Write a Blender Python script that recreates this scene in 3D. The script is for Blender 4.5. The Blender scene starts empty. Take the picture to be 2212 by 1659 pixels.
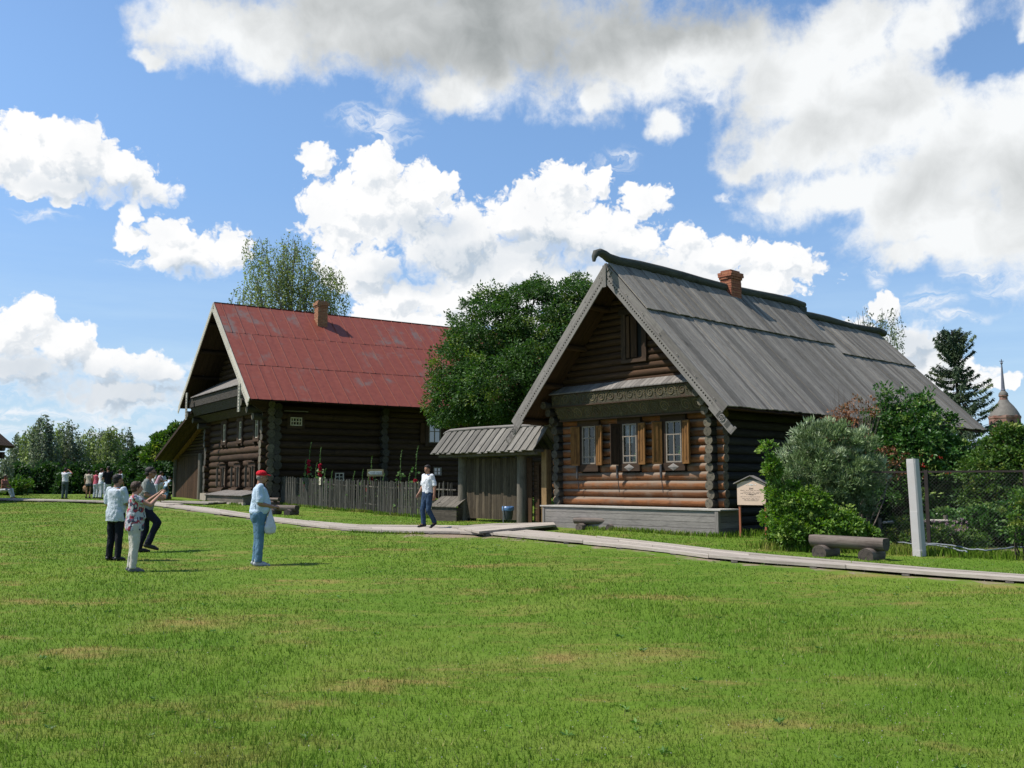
import bpy, bmesh, math, random
import numpy as np
from mathutils import Vector, Matrix, noise as mnoise
PI=math.pi; rad=math.radians
scene=bpy.context.scene; COL=scene.collection
rng=random.Random(11); nr=np.random.RandomState(5)

# ------------------------------------------------------------------ helpers
def tag(o,label=None,cat=None,group=None,kind=None):
    if label: o['label']=label
    if cat: o['category']=cat
    if group: o['group']=group
    if kind: o['kind']=kind
    return o
def empty(name,loc=(0,0,0),rz=0.0):
    o=bpy.data.objects.new(name,None); COL.objects.link(o); o.location=loc; o.rotation_euler=(0,0,rz); o.empty_display_size=.2
    return o
def V3(*a): return Vector(a)
class MB:
    """collects faces with uv (metres), a random value per board and material slots; builds ONE mesh object"""
    def __init__(s): s.v=[];s.f=[];s.uv=[];s.m=[];s.r=[];s.s=[]
    def face(s,pts,uv=None,m=0,r=None,smooth=False):
        b=len(s.v); s.v.extend([tuple(p) for p in pts]); s.f.append(tuple(range(b,b+len(pts))))
        s.uv.extend(uv if uv is not None else [(p[0],p[1]) for p in pts]); s.m.append(m); s.r.append(rng.random() if r is None else r); s.s.append(smooth)
    def grid(s,P,U,m=0,r=.5,smooth=True,closed=False):
        """P rows x cols of points, U the uvs"""
        b=len(s.v); R_,C=len(P),len(P[0])
        for row in P: s.v.extend([tuple(p) for p in row])
        for i in range(R_-1):
            for j in range(C-1 if not closed else C):
                j2=(j+1)%C
                s.f.append((b+i*C+j,b+i*C+j2,b+(i+1)*C+j2,b+(i+1)*C+j))
                u0,u1=U[i][0],U[i+1][0]; v0=U[i][1]*j/C; v1=U[i][1]*(j+1)/C
                s.uv.extend([(u0,v0),(u0,v1),(u1,v1),(u1,v0)]); s.m.append(m); s.r.append(r); s.s.append(smooth)
    def box(s,o,a,b,c,m=0,r=None,top=None):
        o,a,b,c=Vector(o),Vector(a),Vector(b),Vector(c); r=rng.random() if r is None else r
        if a.cross(b).dot(c)<0: b,c=c,b
        uo,vo=rng.random()*9,rng.random()*9
        la,lb,lc=a.length,b.length,c.length
        P=lambda i,j,k:o+a*i+b*j+c*k
        def q(p,uvs,mm=m): s.face(p,[(uo+x,vo+y) for x,y in uvs],mm,r)
        q([P(0,0,0),P(0,1,0),P(1,1,0),P(1,0,0)],[(0,0),(0,lb),(la,lb),(la,0)])
        q([P(0,0,1),P(1,0,1),P(1,1,1),P(0,1,1)],[(0,0),(la,0),(la,lb),(0,lb)],m if top is None else top)
        q([P(0,0,0),P(1,0,0),P(1,0,1),P(0,0,1)],[(0,0),(la,0),(la,lc),(0,lc)])
        q([P(0,1,0),P(0,1,1),P(1,1,1),P(1,1,0)],[(0,0),(0,lc),(la,lc),(la,0)])
        q([P(0,0,0),P(0,0,1),P(0,1,1),P(0,1,0)],[(0,0),(lc*.2,0),(lc*.2,lb),(0,lb)])
        q([P(1,0,0),P(1,1,0),P(1,1,1),P(1,0,1)],[(0,0),(0,lb),(lc*.2,lb),(lc*.2,0)])
    def bx(s,x0,x1,y0,y1,z0,z1,m=0,r=None,ax=None):
        d=[x1-x0,y1-y0,z1-z0]; A=[Vector((d[0],0,0)),Vector((0,d[1],0)),Vector((0,0,d[2]))]
        k=ax if ax is not None else max(range(3),key=lambda i:abs(d[i]))
        s.box((x0,y0,z0),A[k],A[(k+1)%3],A[(k+2)%3],m,r)
    def tube(s,pts,radii,seg=10,m=0,r=None,mend=None,jit=0.0,flat=1.0,cap=True):
        pts=[Vector(p) for p in pts]; r=rng.random() if r is None else r
        n=len(pts); L=0; rows=[];U=[]; uo=rng.random()*9
        d0=(pts[1]-pts[0]).normalized(); up=Vector((0,0,1)) if abs(d0.z)<.9 else Vector((1,0,0))
        X=d0.cross(up).normalized(); ang0=rng.random()*6
        for i,p in enumerate(pts):
            d=(pts[min(i+1,n-1)]-pts[max(i-1,0)]).normalized(); X=(X-d*X.dot(d)).normalized(); Y=X.cross(d)
            if i: L+=(pts[i]-pts[i-1]).length
            rr=radii[i] if hasattr(radii,'__len__') else radii
            row=[]
            for k in range(seg):
                a=ang0+2*PI*k/seg; q=rr*(1+jit*math.sin(a*3+r*20)+jit*rng.uniform(-1,1))
                row.append(p+X*math.cos(a)*q+Y*math.sin(a)*q*flat)
            rows.append(row); U.append((uo+L,2*PI*rr))
        s.grid(rows,U,m,r,True,True)
        if cap:
            for row,sg in ((rows[0],1),(rows[-1],-1)):
                rw=row if sg<0 else row[::-1]
                c=sum(row,Vector())/seg
                e1=(rw[0]-c).normalized(); nn=(rw[0]-c).cross(rw[1]-c).normalized(); e2=nn.cross(e1)
                s.face(rw,[((p-c).dot(e1),(p-c).dot(e2)) for p in rw],m if mend is None else mend,r)
    def log(s,p0,p1,r,seg=12,m=0,mend=1,jit=.03,n=5,rr=None):
        p0,p1=Vector(p0),Vector(p1); P=[p0.lerp(p1,i/(n-1)) for i in range(n)]
        P=[p+Vector((rng.uniform(-1,1),rng.uniform(-1,1),rng.uniform(-1,1)))*r*.05 for p in P]
        s.tube(P,[r*rng.uniform(.96,1.04) for _ in P],seg,m,rr,mend,jit*.5)
    def ell(s,c,rx,ry,rz,seg=14,rings=9,m=0,r=None):
        r=rng.random() if r is None else r
        rows=[];U=[]
        for i in range(rings+1):
            t=PI*(i/rings); t=min(max(t,.02),PI-.02)
            rows.append([(c[0]+rx*math.sin(t)*math.cos(2*PI*k/seg),c[1]+ry*math.sin(t)*math.sin(2*PI*k/seg),c[2]-rz*math.cos(t)) for k in range(seg)]); U.append((i*.1,1))
        s.grid(rows,U,m,r,True,True)
    def build(s,name,mats,parent=None,loc=None):
        me=bpy.data.meshes.new(name); me.from_pydata(s.v,[],s.f)
        for mt in (mats if isinstance(mats,(list,tuple)) else [mats]): me.materials.append(mt)
        uv=me.uv_layers.new(name='UVMap'); uv.data.foreach_set('uv',np.array(s.uv,dtype=np.float32).ravel())
        me.polygons.foreach_set('material_index',s.m); me.polygons.foreach_set('use_smooth',s.s)
        at=me.attributes.new('rnd','FLOAT','FACE'); at.data.foreach_set('value',s.r)
        me.update(); o=bpy.data.objects.new(name,me); COL.objects.link(o)
        if parent: o.parent=parent
        if loc: o.location=loc
        return o
def np_mesh(name,verts,faces,mat,rnd=None,parent=None,smooth=False,extra=None):
    """verts Nx3, faces MxK numpy -> object"""
    me=bpy.data.meshes.new(name); n=len(verts); m,k=faces.shape
    me.vertices.add(n); me.vertices.foreach_set('co',verts.astype(np.float32).ravel())
    me.loops.add(m*k); me.loops.foreach_set('vertex_index',faces.astype(np.int32).ravel())
    me.polygons.add(m); me.polygons.foreach_set('loop_start',np.arange(m,dtype=np.int32)*k)
    try: me.polygons.foreach_set('loop_total',np.full(m,k,dtype=np.int32))
    except Exception: pass
    me.polygons.foreach_set('use_smooth',np.full(m,smooth,dtype=bool))
    for mt in (mat if isinstance(mat,(list,tuple)) else [mat]): me.materials.append(mt)
    if rnd is not None: a=me.attributes.new('rnd','FLOAT','FACE'); a.data.foreach_set('value',rnd.astype(np.float32))
    for nm,val in (extra or {}).items(): a=me.attributes.new(nm,'FLOAT','FACE'); a.data.foreach_set('value',val.astype(np.float32))
    me.update(calc_edges=True); me.validate()
    o=bpy.data.objects.new(name,me); COL.objects.link(o)
    if parent: o.parent=parent
    return o
# ------------------------------------------------------------------ node helpers
class NT:
    dim='3D'
    def __init__(s,tree): s.t=tree; s.n=tree.nodes; s.l=tree.links
    def add(s,typ,props=None,**ins):
        nd=s.n.new(typ)
        for k,v in (props or {}).items(): setattr(nd,k,v)
        for k,v in ins.items():
            key=int(k[1:]) if k[0]=='i' and k[1:].isdigit() else k.replace('_',' ')
            s.set(nd.inputs[key],v)
        return nd
    def set(s,inp,v):
        if isinstance(v,bpy.types.NodeSocket): s.l.new(v,inp)
        elif isinstance(v,bpy.types.Node): s.l.new(v.outputs[0],inp)
        else:
            if hasattr(inp,'default_value'):
                if inp.type=='RGBA' and len(v)==3: v=(*v,1)
                inp.default_value=v
    def math(s,op,a,b=None,c=None,clamp=False):
        nd=s.n.new('ShaderNodeMath'); nd.operation=op; nd.use_clamp=clamp; s.set(nd.inputs[0],a)
        if b is not None: s.set(nd.inputs[1],b)
        if c is not None: s.set(nd.inputs[2],c)
        return nd.outputs[0]
    def vm(s,op,a,b=None,c=None,out=0):
        nd=s.n.new('ShaderNodeVectorMath'); nd.operation=op; s.set(nd.inputs[0],a)
        if b is not None: s.set(nd.inputs[1],b)
        if c is not None: s.set(nd.inputs[2],c)
        return nd.outputs[out]
    def noise(s,vec,scale,detail=4,rough=.55,dist=0.0,out='Fac'):
        nd=s.n.new('ShaderNodeTexNoise'); nd.noise_dimensions=s.dim; s.set(nd.inputs['Vector'],vec)
        nd.inputs['Scale'].default_value=scale; nd.inputs['Detail'].default_value=detail; nd.inputs['Roughness'].default_value=rough; nd.inputs['Distortion'].default_value=dist
        return nd.outputs[out]
    def voro(s,vec,scale,detail=0,rough=.5,feature='F1',smooth=None,out='Distance'):
        nd=s.n.new('ShaderNodeTexVoronoi'); nd.voronoi_dimensions=s.dim; nd.feature=feature; s.set(nd.inputs['Vector'],vec)
        nd.inputs['Scale'].default_value=scale; nd.inputs['Detail'].default_value=detail; nd.inputs['Roughness'].default_value=rough
        return nd.outputs[out]
    def mix(s,f,a,b,blend='MIX'):
        nd=s.n.new('ShaderNodeMix'); nd.data_type='RGBA'; nd.blend_type=blend
        s.set(nd.inputs[0],f); s.set(nd.inputs[6],a); s.set(nd.inputs[7],b); return nd.outputs[2]
    def mr(s,v,a,b,c=0.,d=1.,smooth=False):
        nd=s.n.new('ShaderNodeMapRange'); nd.interpolation_type='SMOOTHSTEP' if smooth else 'LINEAR'
        s.set(nd.inputs[0],v)
        for i,x in enumerate((a,b,c,d)): s.set(nd.inputs[i+1],x)
        return nd.outputs[0]
    def mapp(s,v,scale=(1,1,1),loc=(0,0,0),rot=(0,0,0)):
        nd=s.n.new('ShaderNodeMapping'); s.set(nd.inputs[0],v); nd.inputs[1].default_value=loc; nd.inputs[2].default_value=rot; nd.inputs[3].default_value=scale; return nd.outputs[0]
    def attr(s,name,out='Fac'):
        nd=s.n.new('ShaderNodeAttribute'); nd.attribute_name=name; return nd.outputs[out]
MATS={}
def newmat(name):
    m=bpy.data.materials.new(name); m.use_nodes=True; t=NT(m.node_tree); t.n.clear()
    out=t.n.new('ShaderNodeOutputMaterial'); b=t.n.new('ShaderNodeBsdfPrincipled'); t.l.new(b.outputs[0],out.inputs[0]); return m,t,b,out
def c3(t,c,k): return (c[0]*k,c[1]*k,c[2]*k,1)
AL=.76   # all base colours below were first chosen for exposure 0; the picture is exposed about 0.4 stop brighter
def sc_(c,k=None): return tuple(x*(AL if k is None else k) for x in c[:3])+tuple(c[3:])
def wood(name,ca,cb,stain=(0.02,0.015,0.012),rough=.8,grain=1.0,stainamt=.5,vary=.35,bump=.5,moss=None,knots=.5,topgrey=None):
    """weathered timber: grain runs along U of the uv map (metres)"""
    ca,cb,stain=sc_(ca),sc_(cb),sc_(stain); moss=sc_(moss) if moss else None; topgrey=sc_(topgrey) if topgrey else None
    m,t,b,_=newmat(name)
    uv=t.n.new('ShaderNodeTexCoord'); rn=t.attr('rnd')
    off=t.n.new('ShaderNodeCombineXYZ'); t.set(off.inputs[0],t.math('MULTIPLY',rn,31.7)); t.set(off.inputs[1],t.math('MULTIPLY',rn,17.3)); t.set(off.inputs[2],t.math('MULTIPLY',rn,9.1))
    p=t.vm('ADD',uv.outputs['UV'],off)
    g1=t.noise(t.mapp(p,(1.1,16*grain,1)),1,6,.65,.4); g2=t.noise(t.mapp(p,(5,90*grain,1)),1,4,.7)
    g3=t.noise(t.mapp(p,(2.2,3.0,1)),1,4,.6,.5)
    kn=t.voro(t.mapp(p,(1.3,5.5,1)),1); kn=t.mr(kn,.03,.16,1,0,True); kn=t.math('MULTIPLY',kn,knots)
    col=t.mix(t.mr(g1,.3,.72),(*ca,1),(*cb,1))
    col=t.mix(t.math('MULTIPLY',t.mr(g2,.45,.72),.55),col,(*stain,1))
    col=t.mix(t.math('MULTIPLY',t.mr(g3,.52,.78,0,1,True),stainamt),col,(*stain,1))
    col=t.mix(kn,col,(*stain,1))
    k=t.mr(rn,0,1,1-vary,1+vary*.7); hs=t.n.new('ShaderNodeHueSaturation'); t.set(hs.inputs['Color'],col); t.set(hs.inputs['Value'],k); col=hs.outputs[0]
    if moss:
        mo=t.noise(uv.outputs['Object'],moss[3] if len(moss)>3 else 2.2,5,.65); col=t.mix(t.mr(mo,.5,.72,0,.75),col,(*moss[:3],1))
    if topgrey:   # upper sides of the logs are bleached by rain
        ge=t.n.new('ShaderNodeNewGeometry'); sz=t.n.new('ShaderNodeSeparateXYZ'); t.l.new(ge.outputs['Normal'],sz.inputs[0]); col=t.mix(t.math('MULTIPLY',t.mr(t.math('ADD',sz.outputs[2],t.math('MULTIPLY',t.math('SUBTRACT',g1,.5),.9)),.1,.6,0,1,True),.85),col,(*topgrey,1))
    t.set(b.inputs['Base Color'],col); b.inputs['Roughness'].default_value=rough; b.inputs['Specular IOR Level'].default_value=.12
    bp=t.n.new('ShaderNodeBump'); bp.inputs['Strength'].default_value=bump; bp.inputs['Distance'].default_value=.012
    t.set(bp.inputs['Height'],t.math('ADD',g1,t.math('MULTIPLY',g2,.6))); t.l.new(bp.outputs[0],b.inputs['Normal'])
    return m
def logend(name,ca,cb):
    ca,cb=sc_(ca),sc_(cb); m,t,b,_=newmat(name); uv=t.n.new('ShaderNodeTexCoord').outputs['UV']; rn=t.attr('rnd')
    l=t.vm('LENGTH',uv,out=1); nz=t.noise(uv,14,4)
    w=t.math('SINE',t.math('ADD',t.math('MULTIPLY',l,260),t.math('MULTIPLY',nz,9)))
    col=t.mix(t.mr(w,-1,1),(*ca,1),(*cb,1)); col=t.mix(t.mr(nz,.5,.62,0,.7),col,c3(t,ca,.3))
    hs=t.n.new('ShaderNodeHueSaturation'); t.set(hs.inputs['Color'],col); t.set(hs.inputs['Value'],t.mr(rn,0,1,.6,1.3))
    t.set(b.inputs['Base Color'],hs.outputs[0]); b.inputs['Roughness'].default_value=.9; return m
def plain(name,c,rough=.7,var=.15,scale=8,bump=.1,spec=.3,metal=0,bscale=None,obj=True,c2=None):
    c=sc_(c); c2=sc_(c2) if c2 else None; m,t,b,_=newmat(name); tc=t.n.new('ShaderNodeTexCoord').outputs['Object']
    n=t.noise(tc,scale,5,.6); a=c3(t,c,1-var); bb=(*c2,1) if c2 else c3(t,c,1+var)
    t.set(b.inputs['Base Color'],t.mix(t.mr(n,.3,.7),a,bb)); b.inputs['Roughness'].default_value=rough; b.inputs['Specular IOR Level'].default_value=spec; b.inputs['Metallic'].default_value=metal
    if bump:
        bp=t.n.new('ShaderNodeBump'); bp.inputs['Strength'].default_value=bump; bp.inputs['Distance'].default_value=.01; t.set(bp.inputs['Height'],t.noise(tc,bscale or scale*4,4)); t.l.new(bp.outputs[0],b.inputs['Normal'])
    return m
def leafmat(name,ca,cb,cc=None,trans=.35,rough=.55,third=.12):
    ca,cb=sc_(ca,.84),sc_(cb,.84); cc=sc_(cc,.84) if cc else None; m,t,b,out=newmat(name); rn=t.attr('rnd'); cl=t.attr('clu')
    col=t.mix(rn,(*ca,1),(*cb,1))
    if cc: col=t.mix(t.mr(cl,1-third,1-third+.05),col,(*cc,1))
    hs=t.n.new('ShaderNodeHueSaturation'); t.set(hs.inputs['Color'],col); t.set(hs.inputs['Value'],t.mr(cl,0,1,.75,1.25)); col=hs.outputs[0]
    t.set(b.inputs['Base Color'],col); b.inputs['Roughness'].default_value=rough; b.inputs['Specular IOR Level'].default_value=.35
    tr=t.n.new('ShaderNodeBsdfTranslucent'); h2=t.n.new('ShaderNodeHueSaturation'); h2.inputs['Saturation'].default_value=1.15; h2.inputs['Value'].default_value=1.1; t.set(h2.inputs['Color'],col); t.set(tr.inputs[0],h2.outputs[0])
    mx=t.n.new('ShaderNodeMixShader'); mx.inputs[0].default_value=trans; t.l.new(b.outputs[0],mx.inputs[1]); t.l.new(tr.outputs[0],mx.inputs[2]); t.l.new(mx.outputs[0],out.inputs[0]); return m
# ------------------------------------------------------------------ camera, sun
F_,TH,CX,CY,CH=2010.,rad(6.1),1106.,829.5,1.6
cd=bpy.data.cameras.new('camera'); cam=bpy.data.objects.new('camera',cd); COL.objects.link(cam); scene.camera=cam
cd.sensor_width=36; cd.lens=F_/2212*36; cd.clip_end=9000; cam.location=(0,0,CH); cam.rotation_euler=(PI/2+TH,0,0)
def ray(px,py):
    a=(px-CX)/F_; v=-(py-CY)/F_; return (a,math.cos(TH)-math.sin(TH)*v,math.sin(TH)+math.cos(TH)*v)
def at(px,py,Y):
    r=ray(px,py); k=Y/r[1]; return Vector((r[0]*k,Y,CH+r[2]*k))
SUN_EL=54.5; SD=Vector((1,.12,0)).normalized()
sd=Vector((SD.x*math.cos(rad(SUN_EL)),SD.y*math.cos(rad(SUN_EL)),-math.sin(rad(SUN_EL))))
sl=bpy.data.lights.new('sun','SUN'); sun=bpy.data.objects.new('sun',sl); COL.objects.link(sun); sl.energy=5.0; sl.angle=rad(.53); sl.color=(1,.955,.88)
sun.rotation_euler=sd.to_track_quat('-Z','Y').to_euler(); sun.location=(-20,-5,40)
scene.view_settings.view_transform='Standard'; scene.view_settings.look='None'; scene.view_settings.exposure=.42; scene.view_settings.gamma=1
# ------------------------------------------------------------------ sky with clouds (directions around the viewer, degrees of azimuth / elevation)
world=bpy.data.worlds.new('World'); scene.world=world; world.use_nodes=True
t=NT(world.node_tree); t.dim='2D'; t.n.clear(); wout=t.n.new('ShaderNodeOutputWorld'); bg=t.n.new('ShaderNodeBackground'); t.l.new(bg.outputs[0],wout.inputs[0])
sky=t.n.new('ShaderNodeTexSky'); sky.sky_type='NISHITA'; sky.sun_disc=False; sky.sun_elevation=rad(SUN_EL); sky.sun_rotation=math.atan2(-SD.x,-SD.y); sky.altitude=100; sky.air_density=1.0; sky.dust_density=.6; sky.ozone_density=2.0
tc=t.n.new('ShaderNodeTexCoord'); sep=t.n.new('ShaderNodeSeparateXYZ'); t.l.new(tc.outputs['Generated'],sep.inputs[0])
az=t.math('MULTIPLY',t.math('ARCTAN2',sep.outputs[0],sep.outputs[1]),57.2958)
el=t.math('MULTIPLY',t.math('ARCSINE',sep.outputs[2]),57.2958)
cmb=t.n.new('ShaderNodeCombineXYZ'); t.set(cmb.inputs[0],az); t.set(cmb.inputs[1],el); P0_=cmb.outputs[0]
K=57.2958/F_
def azel(px,py):
    r=ray(px,py); return math.degrees(math.atan2(r[0],r[1])), math.degrees(math.asin(r[2]/math.sqrt(r[0]**2+r[1]**2+r[2]**2)))
def field(t,P,blobs,sm=.25):
    acc=None
    for (x,y,rx,ry) in blobs:
        a,e=azel(x,y); ax=rx*K*1.02; ey=ry*K
        q=t.vm('MULTIPLY_ADD',P,(1/ax,1/ey,0),(-a/ax,-e/ey,0)); v=t.math('SUBTRACT',1.0,t.vm('LENGTH',q,out=1))
        acc=v if acc is None else t.math('SMOOTH_MAX',acc,v,sm)
    return acc
A=[(1000,530,150,110),(1090,590,190,110),(740,480,100,85),(860,420,120,80),(1160,470,100,80),(110,335,125,80),(70,280,75,50),(150,320,95,65),(10,330,60,60),(250,370,95,55),(330,405,70,32),(120,395,130,45),(40,390,70,40),
 (365,505,40,48),(390,560,90,45),(290,465,30,30),(480,530,70,42),(300,520,65,25),(415,565,85,38),
 (40,700,75,55),(130,745,95,50),(220,790,90,45),(330,800,70,45),(60,790,150,50),(250,850,150,45),
 (675,345,35,45),(810,365,75,60),(930,395,65,45),(770,440,120,75),(880,480,120,90),(975,540,130,90),(780,580,100,70),(860,650,130,65),(1000,650,150,60),
 (1205,400,72,66),(1100,640,220,60),(900,700,160,30),(1500,620,150,60),(1300,700,300,60),(1290,400,50,45),(1390,430,62,42),(1120,470,85,65),(1220,500,140,90),(1340,520,115,75),(1100,570,170,90),(1480,505,45,38),(1550,560,110,55),(1690,565,105,50),(1640,610,130,50),(1250,620,240,75),(1450,600,160,70),
 (1925,672,42,44),(1940,760,75,70),(2040,810,90,45),(1960,725,55,50),(2010,775,45,45),(1890,760,70,60),(2100,800,40,35),(2150,830,45,20)]
B=[(400,50,110,75),(330,125,40,18),(560,80,170,85),(800,50,300,110),(1050,60,300,150),(980,195,85,60),(1350,110,260,120),(1550,120,170,90),(1440,265,48,42),(1290,215,60,40),
 (1720,170,150,110),(1900,230,220,130),(2120,330,230,150),(1700,320,130,80),(1850,420,220,65),(2010,470,150,80),(2130,500,140,80),(1640,360,70,30),(1980,545,70,30),(1980,60,110,75),(1670,430,35,20),(1840,80,120,80),(1760,200,160,110),(2220,70,30,45),(2220,420,80,200),(2350,250,250,250)]
HOLES=[(2160,118,90,40)]
C=[(800,255,90,28),(850,290,60,25),(1540,210,35,22),(2090,590,60,20),(2180,545,50,22),(2170,610,60,25),(1320,345,60,25),(2010,650,60,25),(1880,520,40,20),(700,430,30,40),(90,465,60,10),(290,565,60,12),(1900,590,30,40),(120,900,220,20),(300,880,160,14),(150,940,260,14),(420,780,40,10),(60,850,120,16),(2050,690,80,14),(1560,430,30,12)]
DARK=[(980,40,380,90),(1180,110,240,70),(860,110,200,50),(1400,60,220,60),(1000,-60,560,100)]
GREY=[(210,410,160,28),(120,845,260,40),(280,850,200,60),(60,800,160,35),(1160,530,100,30),(1240,560,170,35),(930,500,110,35),(1000,560,120,45),(880,600,110,40),(2130,380,180,70),(2010,430,150,40),(1960,740,55,45),(1380,620,180,50),(1780,270,100,40),(1950,200,160,40),(430,590,90,22)]
def density(t,P,detail=7):
    # warp + puffs make the blobs' outlines billow
    w=t.noise(P,.33,4,.6,0,'Color'); w=t.vm('MULTIPLY_ADD',w,(2.6,2.2,0),(-1.3,-1.1,0)); Q=t.vm('ADD',P,w)
    puff=t.voro(t.mapp(Q,(1,1.15,1)),.55,3,.6,'F1'); fb=t.noise(P,.8,detail,.68)
    dA=field(t,Q,A,.3); dA=t.math('ADD',dA,t.math('MULTIPLY',t.math('SUBTRACT',.80,puff),.50)); dA=t.math('ADD',dA,t.math('MULTIPLY',t.math('SUBTRACT',fb,.5),.55))
    return dA,fb,Q,puff
g=bpy.data.node_groups.new('cumulus_field','ShaderNodeTree'); g.interface.new_socket('P',in_out='INPUT',socket_type='NodeSocketVector')
for nm in ('d','fb','puff'): g.interface.new_socket(nm,in_out='OUTPUT',socket_type='NodeSocketFloat')
g.interface.new_socket('Q',in_out='OUTPUT',socket_type='NodeSocketVector')
gt=NT(g); gt.dim='2D'; gi=g.nodes.new('NodeGroupInput'); go=g.nodes.new('NodeGroupOutput'); dA,fb,Q,pf=density(gt,gi.outputs[0])
g.links.new(dA,go.inputs['d']); g.links.new(fb,go.inputs['fb']); g.links.new(Q,go.inputs['Q']); g.links.new(pf,go.inputs['puff'])
def use(P): n=t.n.new('ShaderNodeGroup'); n.node_tree=g; t.set(n.inputs[0],P); return n
n0=use(P0_); n1=use(t.vm('ADD',P0_,(-.55,.75,0)))
d0=n0.outputs['d']; gsoft=t.mr(field(t,P0_,GREY,.3),-.5,.5,0,1,True); maskA=t.mr(d0,t.math('MULTIPLY',gsoft,-.12),t.math('MULTIPLY_ADD',gsoft,.35,.22),0,1,True)
rel=t.math('SUBTRACT',n1.outputs['d'],d0)             # thicker towards the light = shaded side
Q=n0.outputs['Q']; fb=n0.outputs['fb']
fb2=t.noise(P0_,.35,8,.6,.3); lo=t.noise(P0_,.16,3,.5)
dB=field(t,Q,B,.35); hole=field(t,Q,HOLES,.2)
dB=t.math('ADD',dB,t.math('MULTIPLY',t.math('SUBTRACT',fb2,.5),1.0)); dB=t.math('ADD',dB,t.math('MULTIPLY',t.math('SUBTRACT',fb,.5),.5))
dB=t.math('SUBTRACT',dB,t.math('MULTIPLY',t.mr(hole,-.7,.7,0,1,True),.95))
maskB=t.mr(dB,-.22,.5,0,1,True)
dC=field(t,Q,C,.2); st=t.noise(t.mapp(Q,(.35,1.1,1)),1,7,.65,.8)
maskC=t.math('MULTIPLY',t.mr(dC,-.3,.7,0,1,True),t.mr(st,.36,.68,0,.85,True))
# thin veil near the horizon
veil=t.math('MULTIPLY',t.mr(el,18,1,0,.75,True),t.mr(t.noise(t.mapp(P0_,(.06,.5,1)),1,5,.6),.3,.7,.45,1,True))
rest=t.math('MULTIPLY',t.mr(t.noise(P0_,.07,5,.6),.6,.7,0,.7,True),t.math('MAXIMUM',t.mr(t.math('ABSOLUTE',az),38,50),t.mr(el,34,44)))  # unseen sky beyond the view, clouds dimmed to weaken fill in the shade
dark=field(t,Q,DARK,.5); grey=field(t,Q,GREY,.3)
white=(1.0,1.0,1.0,1); 
shA=t.math('MULTIPLY',t.mr(rel,-.10,.42,0,1,True),.42); shA=t.math('ADD',shA,t.math('MULTIPLY',t.mr(grey,-.35,.75,0,1,True),.5)); shA=t.math('MULTIPLY',shA,t.mr(d0,.05,.45,.25,1,True)); shA=t.math('ADD',shA,t.math('MULTIPLY',t.mr(fb2,.45,.7),.12),None,True)
colA=t.mix(shA,(1.0,1.0,1.0,1),(.47,.56,.66,1))
tb=t.math('ADD',t.math('MULTIPLY',t.mr(dark,-.6,.6,0,1,True),.72),t.math('MULTIPLY',t.mr(grey,-.4,.7,0,1,True),.22)); tb=t.math('ADD',tb,t.mr(lo,.3,.7,-.16,.22)); tb=t.math('ADD',tb,t.mr(fb2,.3,.7,-.09,.13),None,True)
colB=t.mix(tb,(.93,.95,.96,1),(.36,.385,.39,1))
skc=t.vm('SCALE',sky.outputs[0]); t.set(skc.node.inputs['Scale'],.1)
tint=t.mix(t.mr(el,1,24,0,1,True),(1.0,1.12,1.36,1),(1.50,1.72,1.86,1)); blue=t.mix(1,skc,tint,'MULTIPLY')
s1=t.mix(veil,blue,(.56,.76,.95,1)); s1=t.mix(rest,s1,(.5,.55,.62,1))
s2=t.mix(maskC,s1,(.9,.93,.97,1)); s2=t.mix(maskA,s2,colA); s2=t.mix(maskB,s2,colB)
dbg=globals().get('SKYDBG')
t.set(bg.inputs[0],s2); bg.inputs[1].default_value=.76
world.cycles.sampling_method='MANUAL'; world.cycles.sample_map_resolution=512
# ------------------------------------------------------------------ terrain
CP=np.array([(0,0,0),(-6,5,0),(8,5,0),(-14,8,0),(16,8,0),(-4.8,17.2,.08),(-7,15.5,.06),(-8.2,20.7,.13),(5.1,23.4,.29),(.95,28,.33),(9,28,.28),(16,38,.3),(.32,30.2,.33),(-1.82,32.6,.27),(-3.5,34,.33),
 (-11.6,44,.62),(-18,50,.6),(6.8,18.8,.1),(8,14,.04),(-2.3,25.5,.28),(-24.8,51.5,.76),(-20,48,.66),(-30,56,.8),(-12,30,.3),(-22,30,.3),(30,30,.2),(30,12,0),(-30,12,.05),(0,60,.5),(-40,40,.5),(10,20.5,.14),(-15,56,.72),(40,60,.3),(-60,60,.8),(-60,0,0),(60,0,0),(0,-30,0),(60,60,.3)],float)
def _tps(r2): return .5*r2*np.log(r2+1e-9)
_n=len(CP); _A=np.zeros((_n+3,_n+3)); _d=((CP[:,None,:2]-CP[None,:,:2])**2).sum(2); _A[:_n,:_n]=_tps(_d)+np.eye(_n)*18; _A[:_n,_n]=1; _A[:_n,_n+1:]=CP[:,:2]; _A[_n:,:_n]=_A[:_n,_n:].T
_w=np.linalg.solve(_A,np.r_[CP[:,2],0,0,0])
def gzn(x,y):
    x=np.asarray(x,float); y=np.asarray(y,float); xc=np.clip(x,-60,60); yc=np.clip(y,-30,64)
    z=_w[_n]+_w[_n+1]*xc+_w[_n+2]*yc
    for i in range(_n): z=z+_w[i]*_tps((xc-CP[i,0])**2+(yc-CP[i,1])**2)
    z=z+.018*np.sin(x*1.3+.7*np.sin(y*.9))*np.sin(y*1.1+1.)
    d=np.clip(y-63,0,None); z=z-4.6*(1-np.exp(-(d/60)**1.6)); return z
def gz(x,y): return float(gzn(x,y))
_K=np.concatenate([np.arange(4,30,.05),np.arange(30,400,.15)])
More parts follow.
